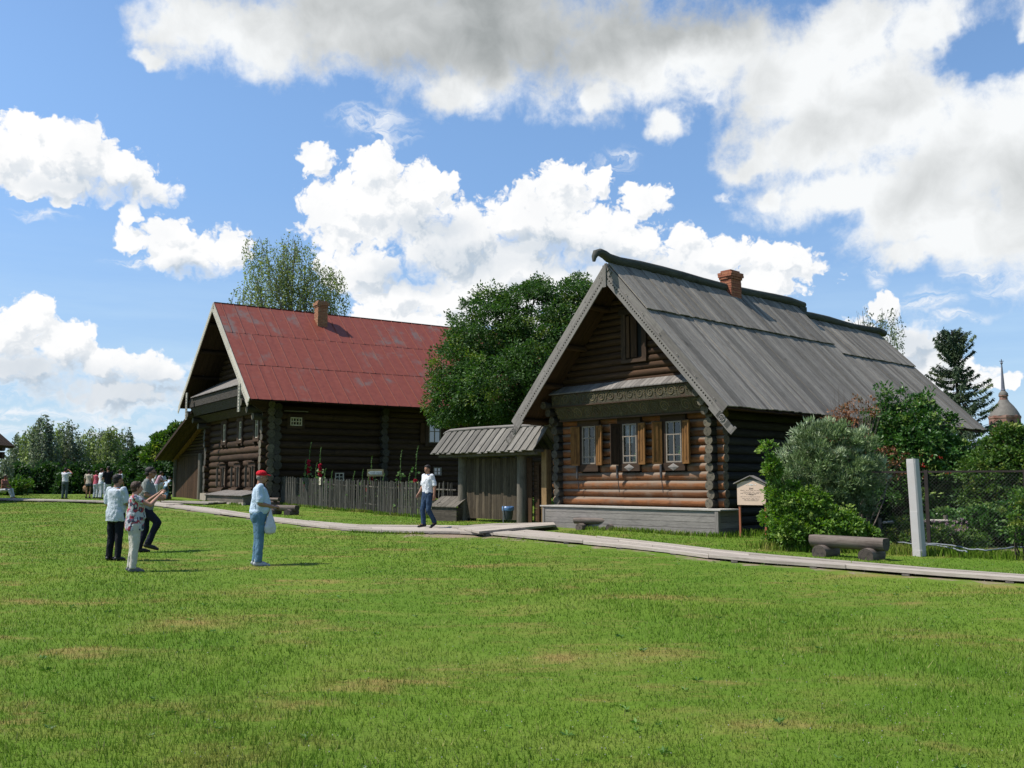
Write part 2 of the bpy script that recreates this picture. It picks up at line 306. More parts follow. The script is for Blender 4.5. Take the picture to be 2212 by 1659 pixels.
def gat(px,py,dz=0.0):
    """where the sight line through that picture point meets the ground"""
    r=ray(px,py); f=CH+r[2]*_K-gzn(r[0]*_K,r[1]*_K)-dz; i=int(np.argmax(f<0)); i=max(i,1)
    k=_K[i-1]+(_K[i]-_K[i-1])*f[i-1]/(f[i-1]-f[i]) if f[i]<0 else 300.
    return Vector((r[0]*k,r[1]*k,gz(r[0]*k,r[1]*k)+dz))
# grass / soil colour pattern shared by ground and blades (world metres)
def lawn_colour(t,P):
    n1=t.noise(P,.22,5,.6,.6); n2=t.noise(P,1.6,5,.65,.3); n3=t.noise(t.mapp(P,(.42,.9,1)),1,5,.7,.5)
    col=t.mix(t.mr(n1,.35,.65),(.083,.166,.012,1),(.140,.213,.022,1))
    n4=t.noise(t.mapp(P,(.6,1.1,1),(7,3,0)),1,4,.6,.4); col=t.mix(t.mr(n4,.5,.68,0,.55),col,(.205,.235,.045,1)); col=t.mix(t.mr(n2,.3,.7,0,.6),col,(.080,.152,.013,1))
    dry=t.math('MULTIPLY',t.mr(n3,.49,.68,0,1,True),t.mr(n2,.35,.6,.2,1)); col=t.mix(t.math('MULTIPLY',dry,.66),col,(.32,.20,.08,1))
    return col,dry
gm,t,b,_=newmat('lawn_ground'); P=t.n.new('ShaderNodeTexCoord').outputs['Object']; col,dry=lawn_colour(t,P)
fine=t.noise(P,38,5,.7); col=t.mix(t.mr(fine,.35,.7),t.mix(.35,col,(.03,.035,.012,1)),col); wear=t.attr('wear'); wn=t.math('ADD',wear,t.math('MULTIPLY',t.math('SUBTRACT',t.noise(P,1.7,6,.7),.5),1.6)); col=t.mix(t.math('MULTIPLY',t.mr(wn,.45,.75,0,1,True),t.mr(wear,.1,.3)),col,t.mix(t.noise(P,9,5),(.19,.135,.095,1),(.26,.205,.15,1)))
t.set(b.inputs['Base Color'],col); b.inputs['Roughness'].default_value=.95; b.inputs['Specular IOR Level'].default_value=.1
bp=t.n.new('ShaderNodeBump'); bp.inputs['Strength'].default_value=.6; bp.inputs['Distance'].default_value=.03; t.set(bp.inputs['Height'],fine); t.l.new(bp.outputs[0],b.inputs['Normal'])
def axis(a,b,n,far):
    c=np.linspace(a,b,n); g=[]; st=(b-a)/n; p=b
    while p<far: st*=1.25; p+=st; g.append(p)
    h=[];st=(b-a)/n;p=a
    while p>-far*(1 if far>1000 else 1): 
        st*=1.25; p-=st; h.append(p)
    return np.array(h[::-1]+list(c)+g)
gx=axis(-45,45,180,5000); gy=axis(-3,66,150,6000); gy=gy[gy>-400]
# worn soil along the boardwalk's near edge
PATHF=[(330,1089),(460,1106),(591,1123),(680,1134),(771,1144),(902,1147),(990,1148),(1045,1150),(1150,1160),(1290,1172),(1415,1184),(1559,1203),(1700,1214),(1850,1224),(2030,1238),(2212,1250),(2330,1258)]
PATHB=[(330,1084),(460,1098),(591,1116.5),(680,1126),(771,1133),(902,1134),(990,1135),(1045,1136.5),(1150,1144),(1290,1158),(1415,1171),(1559,1188),(1700,1201),(1850,1213),(2030,1228),(2212,1241),(2330,1248)]
pF=[gat(x,y,.085) for x,y in PATHF]; pB=[gat(x,y,.085) for x,y in PATHB]
def seg_dist(X,Y,pts):
    d=np.full(X.shape,1e9)
    for a,b_ in zip(pts[:-1],pts[1:]):
        ax,ay,bx_,by=a[0],a[1],b_[0],b_[1]; L=(bx_-ax)**2+(by-ay)**2+1e-9; tt=np.clip(((X-ax)*(bx_-ax)+(Y-ay)*(by-ay))/L,0,1)
        d=np.minimum(d,np.hypot(X-ax-tt*(bx_-ax),Y-ay-tt*(by-ay)))
    return d
XX,YY=np.meshgrid(gx,gy); ZZ=gzn(XX,YY); nx,ny=len(gx),len(gy)
vv=np.stack([XX.ravel(),YY.ravel(),ZZ.ravel()],1); ii=np.arange(nx*ny).reshape(ny,nx); ff=np.stack([ii[:-1,:-1].ravel(),ii[:-1,1:].ravel(),ii[1:,1:].ravel(),ii[1:,:-1].ravel()],1)
cx_,cy_=vv[ff][:,:,0].mean(1),vv[ff][:,:,1].mean(1)
def wear_at(x,y):
    w=np.exp(-(seg_dist(x,y,pF)/.55)**2)*.55
    for (px,py,r,k) in [(1010,1155,1.2,.9),(1130,1160,.9,.8),(860,1150,1.0,.6),(1180,1168,.7,.6),(2100,1185,.9,.9),(2000,1180,.8,.6)]:
        g_=gat(px,py); w=np.maximum(w,k*np.exp(-((x-g_.x)/r/1.7)**2-((y-g_.y)/r)**2))
    return w
ground=np_mesh('ground',vv,ff,gm,smooth=True,extra={'wear':wear_at(cx_,cy_)}); tag(ground,kind='structure')
# ------------------------------------------------------------------ timber materials
W_grey=wood('grey_board',(.205,.185,.168),(.30,.275,.25),(.06,.055,.05),vary=.30,stainamt=.3,knots=.35)
W_roof=wood('roof_board',(.205,.182,.152),(.34,.305,.258),(.06,.052,.044),vary=.34,stainamt=.45,grain=.9,knots=.6)
W_path=wood('path_board',(.40,.345,.29),(.53,.47,.40),(.14,.11,.09),vary=.16,stainamt=.25,knots=.2)
W_deck=wood('deck_board',(.48,.45,.40),(.62,.585,.53),(.2,.18,.15),vary=.12,stainamt=.2,knots=.2)
W_log=wood('red_brown_log',(.20,.072,.026),(.31,.14,.062),(.045,.022,.013),vary=.4,stainamt=.65,grain=.6,knots=.4,moss=(.22,.17,.125,1.6),topgrey=(.25,.205,.16))
W_dark=wood('dark_log',(.046,.029,.018),(.100,.060,.036),(.014,.010,.008),vary=.35,stainamt=.6,grain=.6)
W_darkgrey=wood('dark_grey_log',(.042,.037,.030),(.088,.079,.064),(.02,.018,.016),vary=.35,stainamt=.5,grain=.6)  # side-wall logs, darkened so the wall shade looks deeper
W_case=wood('brown_casing',(.050,.032,.022),(.10,.062,.040),(.015,.012,.01),vary=.3)
W_shut=wood('golden_shutter',(.085,.040,.016),(.33,.165,.052),(.035,.018,.01),vary=.2,grain=.8,stainamt=.85,knots=.2)
W_gable=wood('gable_board',(.045,.024,.013),(.12,.066,.036),(.03,.02,.014),vary=.3,stainamt=.6)  # darkened so the gable under the overhang looks deeper in shade
W_post=wood('grey_post',(.12,.105,.085),(.215,.19,.155),(.04,.033,.026),vary=.2,grain=.6,stainamt=.5)
W_gate=wood('gate_board',(.055,.043,.032),(.155,.120,.080),(.03,.022,.015),vary=.4,grain=.7,stainamt=.6)
W_bench=wood('bench_log',(.16,.125,.105),(.26,.215,.185),(.05,.038,.03),vary=.15,grain=.5)
W_ridge=wood('ridge_log',(.06,.06,.052),(.13,.13,.11),(.02,.02,.018),vary=.2,grain=.5)
W_white=wood('pale_trim',(.50,.46,.38),(.66,.62,.53),(.2,.17,.13),vary=.15,stainamt=.3)
E_log=logend('log_end',(.10,.085,.06),(.17,.145,.10)); E_dark=logend('dark_log_end',(.045,.038,.028),(.085,.072,.052)); E_bench=logend('bench_log_end',(.06,.045,.035),(.13,.10,.08)); E_gold=logend('sun_toned_log_end',(.16,.12,.07),(.26,.2,.12))  # golden ends: sunlight put into a paler, warmer colour
M_iron=plain('iron',(.05,.045,.045),.7); M_frame=plain('window_frame_paint',(.27,.225,.18),.6,.2)
M_dark=plain('interior_shade',(.012,.011,.010),.9,.1,bump=0)  # near-black colour stands for the shade inside rooms and openings
gl,t,b,_=newmat('window_glass'); b.inputs['Base Color'].default_value=(.012,.014,.016,1); b.inputs['Roughness'].default_value=.03; b.inputs['Specular IOR Level'].default_value=1.0; b.inputs['IOR'].default_value=1.9
tcg=t.n.new('ShaderNodeTexCoord').outputs['Object']; bp=t.n.new('ShaderNodeBump'); bp.inputs['Strength'].default_value=.12; bp.inputs['Distance'].default_value=.02; t.set(bp.inputs['Height'],t.noise(tcg,3,2)); t.l.new(bp.outputs[0],b.inputs['Normal']); M_glass=gl
# ------------------------------------------------------------------ boardwalk
def boardwalk(front,back,name,mat,nb=4,L=3.2,th=.055):
    mb=MB(); F=[Vector(p) for p in front]; B_=[Vector(p) for p in back]
    cum=[0]
    for a,c in zip(F[:-1],F[1:]): cum.append(cum[-1]+((a-c).xy).length)
    def smp(P,s):
        s=min(max(s,0),cum[-1])
        for i in range(len(cum)-1):
            if s<=cum[i+1]: u=(s-cum[i])/max(cum[i+1]-cum[i],1e-6); return P[i].lerp(P[i+1],u)
        return P[-1]
    for k in range(nb):
        s=-rng.uniform(0,L*.8)
        while s<cum[-1]:
            l=L*rng.uniform(.8,1.15); a0,a1=max(s,0)+.006,min(s+l,cum[-1])-.006; s+=l
            if a1-a0<.15: continue
            n=max(1,int((a1-a0)/1.0)); r=rng.random(); uo=rng.random()*9; dz=rng.uniform(-.012,.012)
            t0,t1=(k+.02)/nb,(k+.98)/nb
            rows=[]
            for q in range(n+1):
                ss=a0+(a1-a0)*q/n; f=smp(F,ss); g=smp(B_,ss); p=f.lerp(g,t0); p2=f.lerp(g,t1); z=Vector((0,0,dz))
                rows.append((p+z,p2+z,ss))
            for q in range(n):
                (a,b_,s0),(c,d,s1)=rows[q],rows[q+1]; w=(b_-a).length; dn=Vector((0,0,-th))
                mb.face([a,c,d,b_],[(uo+s0,0),(uo+s1,0),(uo+s1,w),(uo+s0,w)],0,r)
                mb.face([a+dn,c+dn,c,a],[(uo+s0,0),(uo+s1,0),(uo+s1,th),(uo+s0,th)],0,r); mb.face([b_,d,d+dn,b_+dn],[(uo+s0,0),(uo+s1,0),(uo+s1,th),(uo+s0,th)],0,r)
            for (a,b_,s0) in (rows[0],rows[-1]): mb.face([a,b_,b_+Vector((0,0,-th)),a+Vector((0,0,-th))],[(0,0),(.1,0),(.1,th),(0,th)],0,r)
    s=.4
    while s<cum[-1]:   # bearers
        f=smp(F,s); g=smp(B_,s); d=(g-f); n_=Vector((-d.y,d.x,0)).normalized()*.12
        mb.box(f-d*.02+Vector((0,0,-th-.10)),d*1.04,n_,Vector((0,0,.095)),1); s+=1.6
    o=mb.build(name,[mat,W_post]); tag(o,kind='structure'); return o
boardwalk(pF,pB,'path',W_path)
g1=[gat(1035,1150,.13),gat(1100,1143.5,.13),gat(1165,1137.5,.13),gat(1200,1134.5,.13)]; g2=[gat(975,1137,.13),gat(1060,1130.8,.13),gat(1140,1129.5,.13),gat(1196,1128.3,.13)]
for q in g1+g2: q.z+=.012
boardwalk(g1,g2,'path',W_path,4,2.4)
l1=[gat(365,1090,.10),gat(300,1087,.10),gat(235,1084,.10),gat(150,1081.5,.1),gat(0,1078.5,.1),gat(-60,1078,.1)]; l2=[p+Vector((.2,1.3,0)) for p in l1]
for q in l2: q.z=gz(q.x,q.y)+.1
boardwalk(l1,l2,'path',W_path,4,3)
w1=[gat(322,1082.5,.12),gat(450,1085.5,.12)]; w2=[p+Vector((.5,1.4,0)) for p in w1]
boardwalk(w1,w2,'path',W_path,4,3)
PATHS=[(pF,pB),(g1,g2),(l1,l2),(w1,w2)]
# ------------------------------------------------------------------ building helpers
def wall_logs_y(mb,x,y0,y1,z0,z1,pitch,r,openings=(),end=1,jit=.04):
    """horizontal logs running along local y at plane x, cut around openings (ya,yb,za,zb)"""
    n=int(round((z1-z0)/pitch)); 
    for i in range(n):
        z=z0+pitch*(i+.5); segs=[(y0+rng.uniform(-.03,.03),y1+rng.uniform(-.03,.03))]; rr=rng.random()
        for (a,b_,c,d) in openings:
            if z+r*.6>c and z-r*.6<d:
                ns=[]
                for (p,q) in segs:
                    if b_<=p or a>=q: ns.append((p,q))
                    else:
                        if a-p>.05: ns.append((p,a))
                        if q-b_>.05: ns.append((b_,q))
                segs=ns
        for (p,q) in segs: mb.log((x,p,z),(x,q,z),r*rng.uniform(.90,1.08),12,0,end,jit,max(2,int((q-p)/1.2)+2),rr)
def wall_logs_x(mb,y,x0,x1,z0,z1,pitch,r,end=1,openings=()):
    n=int(round((z1-z0)/pitch))
    for i in range(n):
        z=z0+pitch*(i+.5); segs=[(x0+rng.uniform(-.05,.05),x1)]; rr=rng.random()
        for (a,b_,c,d) in openings:
            if z+r*.6>c and z-r*.6<d:
                ns=[]
                for (p,q) in segs:
                    if b_<=p or a>=q: ns.append((p,q))
                    else: ns+= [(p,a),(b_,q)]
                segs=ns
        for (p,q) in segs: mb.log((p,y,z),(q,y,z),r*rng.uniform(.95,1.05),12,0,end,.04,max(2,int((q-p)/1.5)+2),rr)
def ends_stack(mb,c,d,z0,z1,pitch,r,m=0,mend=1):
    """projecting notched log ends at a corner: short stubs along d starting at c"""
    n=int(round((z1-z0)/pitch)); c=Vector(c); d=Vector(d)
    for i in range(n):
        z=z0+pitch*(i+.5); q=c+Vector((rng.uniform(-.02,.02),rng.uniform(-.02,.02),z)); mb.log(q,q+d*rng.uniform(.85,1.12),r*rng.uniform(.93,1.1),14,m,mend,.05,3)
def slope_planks(mb,x0,x1,E,A,w,th,lift=0.0,m=0,jag=.02):
    """boards running from eave E(y,z) up to A(y,z), laid side by side along x"""
    E=Vector((0,*E)); A=Vector((0,*A)); d=A-E; n=Vector((0,-d.z,d.y)).normalized()
    if n.z<0: n=-n
    x=x0
    while x<x1-.02:
        ww=min(w*rng.uniform(.8,1.2),x1-x); l=rng.uniform(0,.02)
        e=E-d.normalized()*rng.uniform(-jag,jag)
        mb.box(Vector((x+.005,0,0))+e+n*(lift+l),A-e,Vector((ww-.010,0,0)),n*th,m); x+=ww
def hang_window(name,parent,x,y0,y1,z0,z1,frame,glass,bars,nrm='x',d=.05,bw=.035,reflection_panel=None):
    """glazed window whose frame lies in the plane x (looking to -x) or y (looking to -y); bars = (vertical list, horizontal list) as fractions"""
    f=MB()
    def bb(u0,u1,a,b_,dd=d):
        if nrm=='x': f.bx(x-dd/2,x+dd/2,u0,u1,a,b_)
        else: f.bx(u0,u1,x-dd/2,x+dd/2,a,b_)
    bb(y0,y0+bw,z0,z1); bb(y1-bw,y1,z0,z1); bb(y0+bw,y1-bw,z0,z0+bw,d*.9); bb(y0+bw,y1-bw,z1-bw,z1,d*.9)
    for v in bars[0]: u=y0+(y1-y0)*v; bb(u-bw*.4,u+bw*.4,z0+bw,z1-bw,d*.7)
    for h in bars[1]: q=z0+(z1-z0)*h; bb(y0+bw,y1-bw,q-bw*.4,q+bw*.4,d*.8)
    fo=f.build('window',frame,parent)
    g=MB()
    if nrm=='x': g.face([(x+.008,y0+bw*.5,z0+bw*.5),(x+.008,y0+bw*.5,z1-bw*.5),(x+.008,y1-bw*.5,z1-bw*.5),(x+.008,y1-bw*.5,z0+bw*.5)])
    else: g.face([(y0+bw*.5,x+.008,z0+bw*.5),(y1-bw*.5,x+.008,z0+bw*.5),(y1-bw*.5,x+.008,z1-bw*.5),(y0+bw*.5,x+.008,z1-bw*.5)])
    g.build('pane',glass,fo); return fo
def brick_stack(name,parent,x0,x1,y0,y1,z0,z1,capo,mats,bh=.075,bl=.25,caph=3,offs=0,old=False):
    """chimney laid brick by brick"""
    mb=MB(); z=z0; row=0; nrows=int((z1-z0)/bh)
    def course(xa,xb,ya,yb,z,row,m=0,j=.006):
        mb.bx(xa+.012,xb-.012,ya+.012,yb-.012,z,z+bh,1)
        for side in range(4):
            L=(xb-xa) if side in(0,2) else (yb-ya); s=-(bl/2 if row%2 else 0)
            while s<L-.01:
                a=max(s,0)+.004; b_=min(s+bl,L)-.004; s+=bl
                if b_-a<.03: continue
                o=rng.uniform(-j,j)
                if side==0: mb.bx(xa+a,xa+b_,ya-o-.002,ya+.10,z+.004,z+bh-.006,0)
                if side==2: mb.bx(xa+a,xa+b_,yb-.10,yb+o+.002,z+.004,z+bh-.006,0)
                if side==1: mb.bx(xa-o-.003,xa+.09,ya+a,ya+b_,z+.004,z+bh-.006,0)
                if side==3: mb.bx(xb-.09,xb+o+.003,ya+a,ya+b_,z+.004,z+bh-.006,0)
    for i in range(nrows-caph-1): course(x0,x1,y0,y1,z,i); z+=bh
    st=mb.build(name,mats,parent); mb=MB()
    c=capo
    course(x0-c*.5,x1+c*.5,y0-c*.5,y1+c*.5,z,1); z+=bh
    for i in range(caph-1): course(x0-c,x1+c,y0-c,y1+c,z,i,0,.012); z+=bh
    course(x0+.02,x1-.02,y0+.02,y1-.02,z,0,0,.015)
    mb.build('chimney_cap',mats,st); return st
def brickmat(name,ca,cb,dirt):
    m,t,b,_=newmat(name); tc=t.n.new('ShaderNodeTexCoord').outputs['Object']; rn=t.attr('rnd'); n=t.noise(tc,9,5,.65)
    col=t.mix(rn,(*ca,1),(*cb,1)); col=t.mix(t.mr(n,.5,.75,0,.8),col,(*dirt,1)); t.set(b.inputs['Base Color'],col); b.inputs['Roughness'].default_value=.95
    bp=t.n.new('ShaderNodeBump'); bp.inputs['Strength'].default_value=.5; bp.inputs['Distance'].default_value=.01; t.set(bp.inputs['Height'],t.noise(tc,40,4)); t.l.new(bp.outputs[0],b.inputs['Normal']); return m
M_brick=brickmat('red_brick',(.24,.072,.038),(.31,.12,.060),(.13,.05,.03)); M_brick2=brickmat('old_brick',(.25,.095,.045),(.30,.15,.075),(.19,.16,.10)); M_mortar=plain('mortar',(.12,.09,.07),.95)
# thin, partly reflecting window glass (one sees into the room)
def clearglass(name,refl):
    m,t,b,out=newmat(name); t.n.remove(b); gs=t.n.new('ShaderNodeBsdfGlossy'); gs.inputs['Roughness'].default_value=.02; tr=t.n.new('ShaderNodeBsdfTransparent'); tr.inputs[0].default_value=(.85,.9,.9,1)
    tc=t.n.new('ShaderNodeTexCoord').outputs['Object']; bp=t.n.new('ShaderNodeBump'); bp.inputs['Strength'].default_value=.06; bp.inputs['Distance'].default_value=.02; t.set(bp.inputs['Height'],t.noise(tc,1.5,1)); t.l.new(bp.outputs[0],gs.inputs['Normal'])
    mx=t.n.new('ShaderNodeMixShader'); mx.inputs[0].default_value=refl; t.l.new(tr.outputs[0],mx.inputs[1]); t.l.new(gs.outputs[0],mx.inputs[2]); t.l.new(mx.outputs[0],out.inputs[0]); return m
G_clear=clearglass('thin_window_glass',.085)
# carved frieze
def friezemat(name,ca,cb,cc,sc=5):
    m,t,b,_=newmat(name); uv=t.n.new('ShaderNodeTexCoord').outputs['UV']; p=t.vm('ADD',uv,t.vm('SCALE',t.noise(uv,5,2,.5,0,'Color'))); p.node.inputs[1].default_value=(0,0,0)
    nw=t.noise(uv,4,3,.5,0,'Color'); pw=t.vm('MULTIPLY_ADD',nw,(.07,.07,0),uv)
    v=t.voro(t.mapp(pw,(1,1.25,1)),sc); ring=t.math('SINE',t.math('MULTIPLY',v,44)); n=t.noise(uv,26,5,.7)
    h=t.math('ADD',t.mr(ring,-.4,.6,0,1,True),t.math('MULTIPLY',n,.5)); f=t.mr(v,.0,.42,0,1)
    col=t.mix(f,(*cb,1),(*ca,1)); col=t.mix(t.mr(ring,-.2,.9,0,.15),col,(*cc,1)); col=t.mix(t.mr(n,.45,.7,0,.6),col,c3(t,cb,.35))
    t.set(b.inputs['Base Color'],col); b.inputs['Roughness'].default_value=.85
    bp=t.n.new('ShaderNodeBump'); bp.inputs['Strength'].default_value=1; bp.inputs['Distance'].default_value=.05; t.set(bp.inputs['Height'],h); t.l.new(bp.outputs[0],b.inputs['Normal']); return m
M_frieze=friezemat('carved_frieze',(.060,.052,.026),(.07,.030,.014),(.16,.15,.09)); M_frieze2=friezemat('dark_carved_frieze',(.035,.026,.017),(.045,.028,.017),(.07,.06,.045),2.0)
# ================================================================== grey-roofed house (local x = backwards along its side, y = leftwards along its front)
HR=empty('log_house',(5.13,23.4,0),rad(42)); tag(HR,'log house with grey plank roof, carved gable boards and three shuttered windows','house')
GR=lambda x,y: gz(5.13+math.cos(rad(42))*x-math.sin(rad(42))*y,23.4+math.sin(rad(42))*x+math.cos(rad(42))*y)
ZF,PIT,LR=.97,.236,.128
WIN=[(4.88,5.42),(3.29,3.82),(1.71,2.24)]
ops=[(a-.10,b_+.10,2.02,3.42) for a,b_ in WIN]
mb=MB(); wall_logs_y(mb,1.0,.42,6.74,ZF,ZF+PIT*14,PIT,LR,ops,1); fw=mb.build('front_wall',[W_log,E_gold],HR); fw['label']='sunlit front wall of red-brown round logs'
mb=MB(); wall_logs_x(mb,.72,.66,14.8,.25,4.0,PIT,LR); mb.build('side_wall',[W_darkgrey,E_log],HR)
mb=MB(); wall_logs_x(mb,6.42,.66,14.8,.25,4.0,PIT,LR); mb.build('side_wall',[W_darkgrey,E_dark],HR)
for y,sg in ((.72,-1),(6.42,1)):
    mb=MB()
    for k,(xx,z) in enumerate(((.5,3.52),(.35,3.74),(.15,3.96))): mb.log((xx,y,z),(1.2,y,z),.12,12,0,1,.05,3)
    mb.build('bracket',[W_darkgrey,E_log],HR)
    for k,xx in enumerate((6.8,7.15,14.4)): 
        n=15; mb=MB()
        for i in range(n): z=.3+.25*i; mb.log((xx,y-sg*.1,z),(xx,y+sg*.34*rng.uniform(.85,1.1),z),.13,12,0,1,.05,3)
        mb.build('log_ends',[W_darkgrey,E_log],HR)
# gable
AY,AZ,EYr,EYl,EZ=3.3,7.70,-.62,7.22,3.47
mR=(AZ-EZ)/(AY-EYr)
mb=MB(); z=4.30
while z<7.35:
    hw=(AZ-.12-z)/mR
    aw=[(AY-hw,AY+hw)]
    if 5.2<z<6.36: aw=[(AY-hw,2.80),(3.40,AY+hw)]
    rr=rng.random()
    for p,q in aw:
        if q-p>.1: mb.log((.66,p,z),(.66,q,z),.105,10,0,1,.03,4,rr)
    z+=.195
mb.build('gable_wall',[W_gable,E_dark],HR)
mb=MB(); mb.bx(.50,.62,2.64,2.80,5.1,6.4); mb.bx(.50,.62,3.40,3.56,5.1,6.4); mb.bx(.49,.63,2.56,3.64,6.4,6.56); mb.bx(.49,.63,2.64,3.56,5.0,5.1); at_=mb.build('attic_window',W_case,HR)
mb=MB(); mb.bx(.60,.63,2.80,3.40,5.1,6.4,0); mb.build('pane',M_dark,at_)
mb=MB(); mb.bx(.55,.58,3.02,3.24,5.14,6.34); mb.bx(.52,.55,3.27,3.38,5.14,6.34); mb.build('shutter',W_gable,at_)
# roof
mb=MB()
slope_planks(mb,-.36,9.45,(EYr,EZ),(1.98,EZ+(1.98-EYr)*mR+.0),.20,.03)
slope_planks(mb,-.36,9.45,(1.92,EZ+(1.92-EYr)*mR),(AY,AZ),.20,.03,.055,0,.01)
m2=(7.38-EZ)/(AY-EYr)
slope_planks(mb,9.45,15.3,(EYr,EZ),(1.98,EZ+(1.98-EYr)*m2),.20,.03)
slope_planks(mb,9.5,15.3,(1.86,EZ+(1.86-EYr)*m2),(AY,7.38),.20,.03,.05,0,.01)
mb.build('roof',W_roof,HR)
mb=MB()
slope_planks(mb,-.36,9.45,(EYl,EZ),(AY+1.32,EZ+(EYl-AY-1.32)*mR),.22,.03); slope_planks(mb,-.36,9.45,(AY+1.38,EZ+(EYl-AY-1.38)*mR),(AY,AZ),.22,.03,.055)
slope_planks(mb,9.45,15.3,(EYl,EZ),(AY,7.38),.22,.03)
mb.build('roof',W_roof,HR)
# soffit boards and purlins under the overhang
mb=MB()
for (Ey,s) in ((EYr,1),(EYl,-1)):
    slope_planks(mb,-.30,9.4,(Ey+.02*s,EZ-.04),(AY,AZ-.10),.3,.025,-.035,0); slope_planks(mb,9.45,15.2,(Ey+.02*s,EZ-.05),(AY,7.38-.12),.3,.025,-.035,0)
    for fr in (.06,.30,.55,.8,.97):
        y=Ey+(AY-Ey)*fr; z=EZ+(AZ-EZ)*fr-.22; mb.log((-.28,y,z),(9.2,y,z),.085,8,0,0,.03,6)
mb.build('soffit',wood('soffit_board',(.055,.028,.015),(.10,.055,.03),vary=.3),HR)  # soffit colour lowered to deepen the shade under the roof
mb=MB(); pts=[(-.93,3.25,7.70),(-.92,3.25,7.82),(-.84,3.25,7.95),(-.68,3.25,8.0),(-.5,3.25,7.96),(-.34,3.25,7.9),(.1,3.26,7.87)]+[(x,3.27+.015*math.sin(x),7.87+.04*math.sin(x*.9)) for x in (1,2,3,4,5,6,7,8,9)]+[(9.9,3.25,7.86)]
mb.tube(pts,[.045,.075,.10,.11,.12,.13,.14]+[.14]*9+[.12],12,0,.5,1,.05); mb.bx(9.55,10.0,3.18,3.32,7.62,7.8); mb.build('ridge_log',[W_ridge,E_dark],HR)
mb=MB(); mb.tube([(9.5,3.27,7.52)]+[(x,3.26+.02*math.sin(x*2),7.53+.03*math.sin(x*1.3)) for x in (10.5,11.5,12.5,13.5,14.5,15.3)]+[(15.85,3.25,7.5)],[.13]*8,12,0,.3,1,.05); mb.build('ridge_log',[W_ridge,E_dark],HR)
# bargeboards: outer board, pierced inner board, carved tail
def barge(parent,x,Ey,Ez,Ay,Az,mat,w1=.255,w2=.235,tail=.52,pitch=.095,ornate=True,name='bargeboard'):
    E=Vector((0,Ey,Ez)); A=Vector((0,Ay,Az)); d=(E-A); L=d.length; d.normalize(); n=Vector((0,-d.z,d.y)); 
    if n.z>0: n=-n
    X=Vector((1,0,0)); mb=MB()
    mb.box(Vector((x,0,0))+A+d*(-.02)+n*(-.045),d*(L*.5+.02),n*w1,X*.035)
    mb.box(Vector((x,0,0))+A+d*(L*.5+.004)+n*(-.045),d*(L*.5-.004),n*w1,X*.035)
    o=mb.build(name,mat,parent); mb=MB(); x2=x-.034; a=w1-.10
    st=A+d*(-a*n.z/d.z if abs(d.z)>.01 else 0)
    st=A+d*.0
    b0=Vector((x2,0,0))+st+n*a
    mb.box(b0,d*(L+.02),n*.05,X*.03,0,.5)
    q=L-.35
    s=.12
    while s<q:      # dentils between two thin rails: real gaps
        mb.box(b0+n*.05+d*s,d*pitch*.55,n*.045,X*.03,0,.45); s+=pitch
    mb.box(b0+n*.05+d*q,d*(L+tail-q),n*(w2-.05),X*.03,0,.5)
    mb.box(b0+n*.095+d*.02,d*(q-.02),n*(w2-.135),X*.03,0,.55)
    if ornate:
        c=b0+n*(w2*.5)+d*(L+.12)-X*.012
        ring=[c+(d*math.cos(k*PI/10)+n*math.sin(k*PI/10))*.082 for k in range(21)]
        mb.tube(ring,.010,5,0,.9,cap=False)
        for k in range(6):
            e=(d*math.cos(k*PI/3)+n*math.sin(k*PI/3)); mb.tube([c+e*.015,c+e*.075],.009,5,0,.9)
        for s0 in (L-.06,L+.27):
            for k in range(5): mb.box(b0+n*.03+d*(s0+k*.028)-X*.01,d*.01,n*(w2-.06),X*.012,0,.1)
        for k in range(6): mb.box(b0+n*(k*w2/6+.006)+d*(L+tail),d*.07,n*(w2/6-.014),X*.03,0,.5)
        for k in range(7): 
            pp=b0+n*-.06+d*(.4+k*(L-.8)/6); mb.ell(pp-X*.004,.012,.02,.02,8,5)
    mb.build('carved_board',mat,o); return o
barge(HR,-.40,EYr,EZ,AY,AZ,W_grey); barge(HR,-.40,EYl,EZ,AY,AZ,W_grey)
mb=MB(); mb.box((-.47,3.24,7.05),(0,0,.62),(0,.12,0),(.02,0,0)); mb.build('apex_board',W_grey,HR)
# pent roof and carved frieze
mb=MB(); y=.62
while y<6.15: w=rng.uniform(.13,.19); mb.box((.22,y,4.26),(.40,0,.27),(0,w-.012,0),(0,0,.03)); y+=w
mb.build('pent_roof',W_grey,HR)
mb=MB()
for k,(za,zb,xa,xb) in enumerate(((4.27,3.90,.28,.30),(3.89,3.49,.33,.60))):
    yy=[.66+.04*k,6.18-.06*k]; L=yy[1]-yy[0]; N=10; rows=[[],[]]
    for i in range(N):
        ya=yy[0]+L*i/N; yb=yy[0]+L*(i+1)/N
        mb.face([(xa,ya,za),(xa,yb,za),(xb,yb,zb),(xb,ya,zb)],[(ya,za),(yb,za),(yb,zb),(ya,zb)],0,.5)
    for ya in yy: mb.face([(xa,ya,za),(.95,ya,za),(.95,ya,zb),(xb,ya,zb)],[(xa,za),(.95,za),(.95,zb),(xb,zb)],1,.5)
mb.bx(.60,.9,.70,6.12,3.475,3.5,1); mb.bx(.25,.31,.64,6.2,4.24,4.275,1); mb.bx(.27,.35,.66,6.18,3.875,3.905,1); mb.bx(.56,.64,.68,6.14,3.46,3.50,1)
fr_=mb.build('carved_frieze',[M_frieze,W_case],HR)
mb=MB()    # carved scrolls standing proud of the two boards
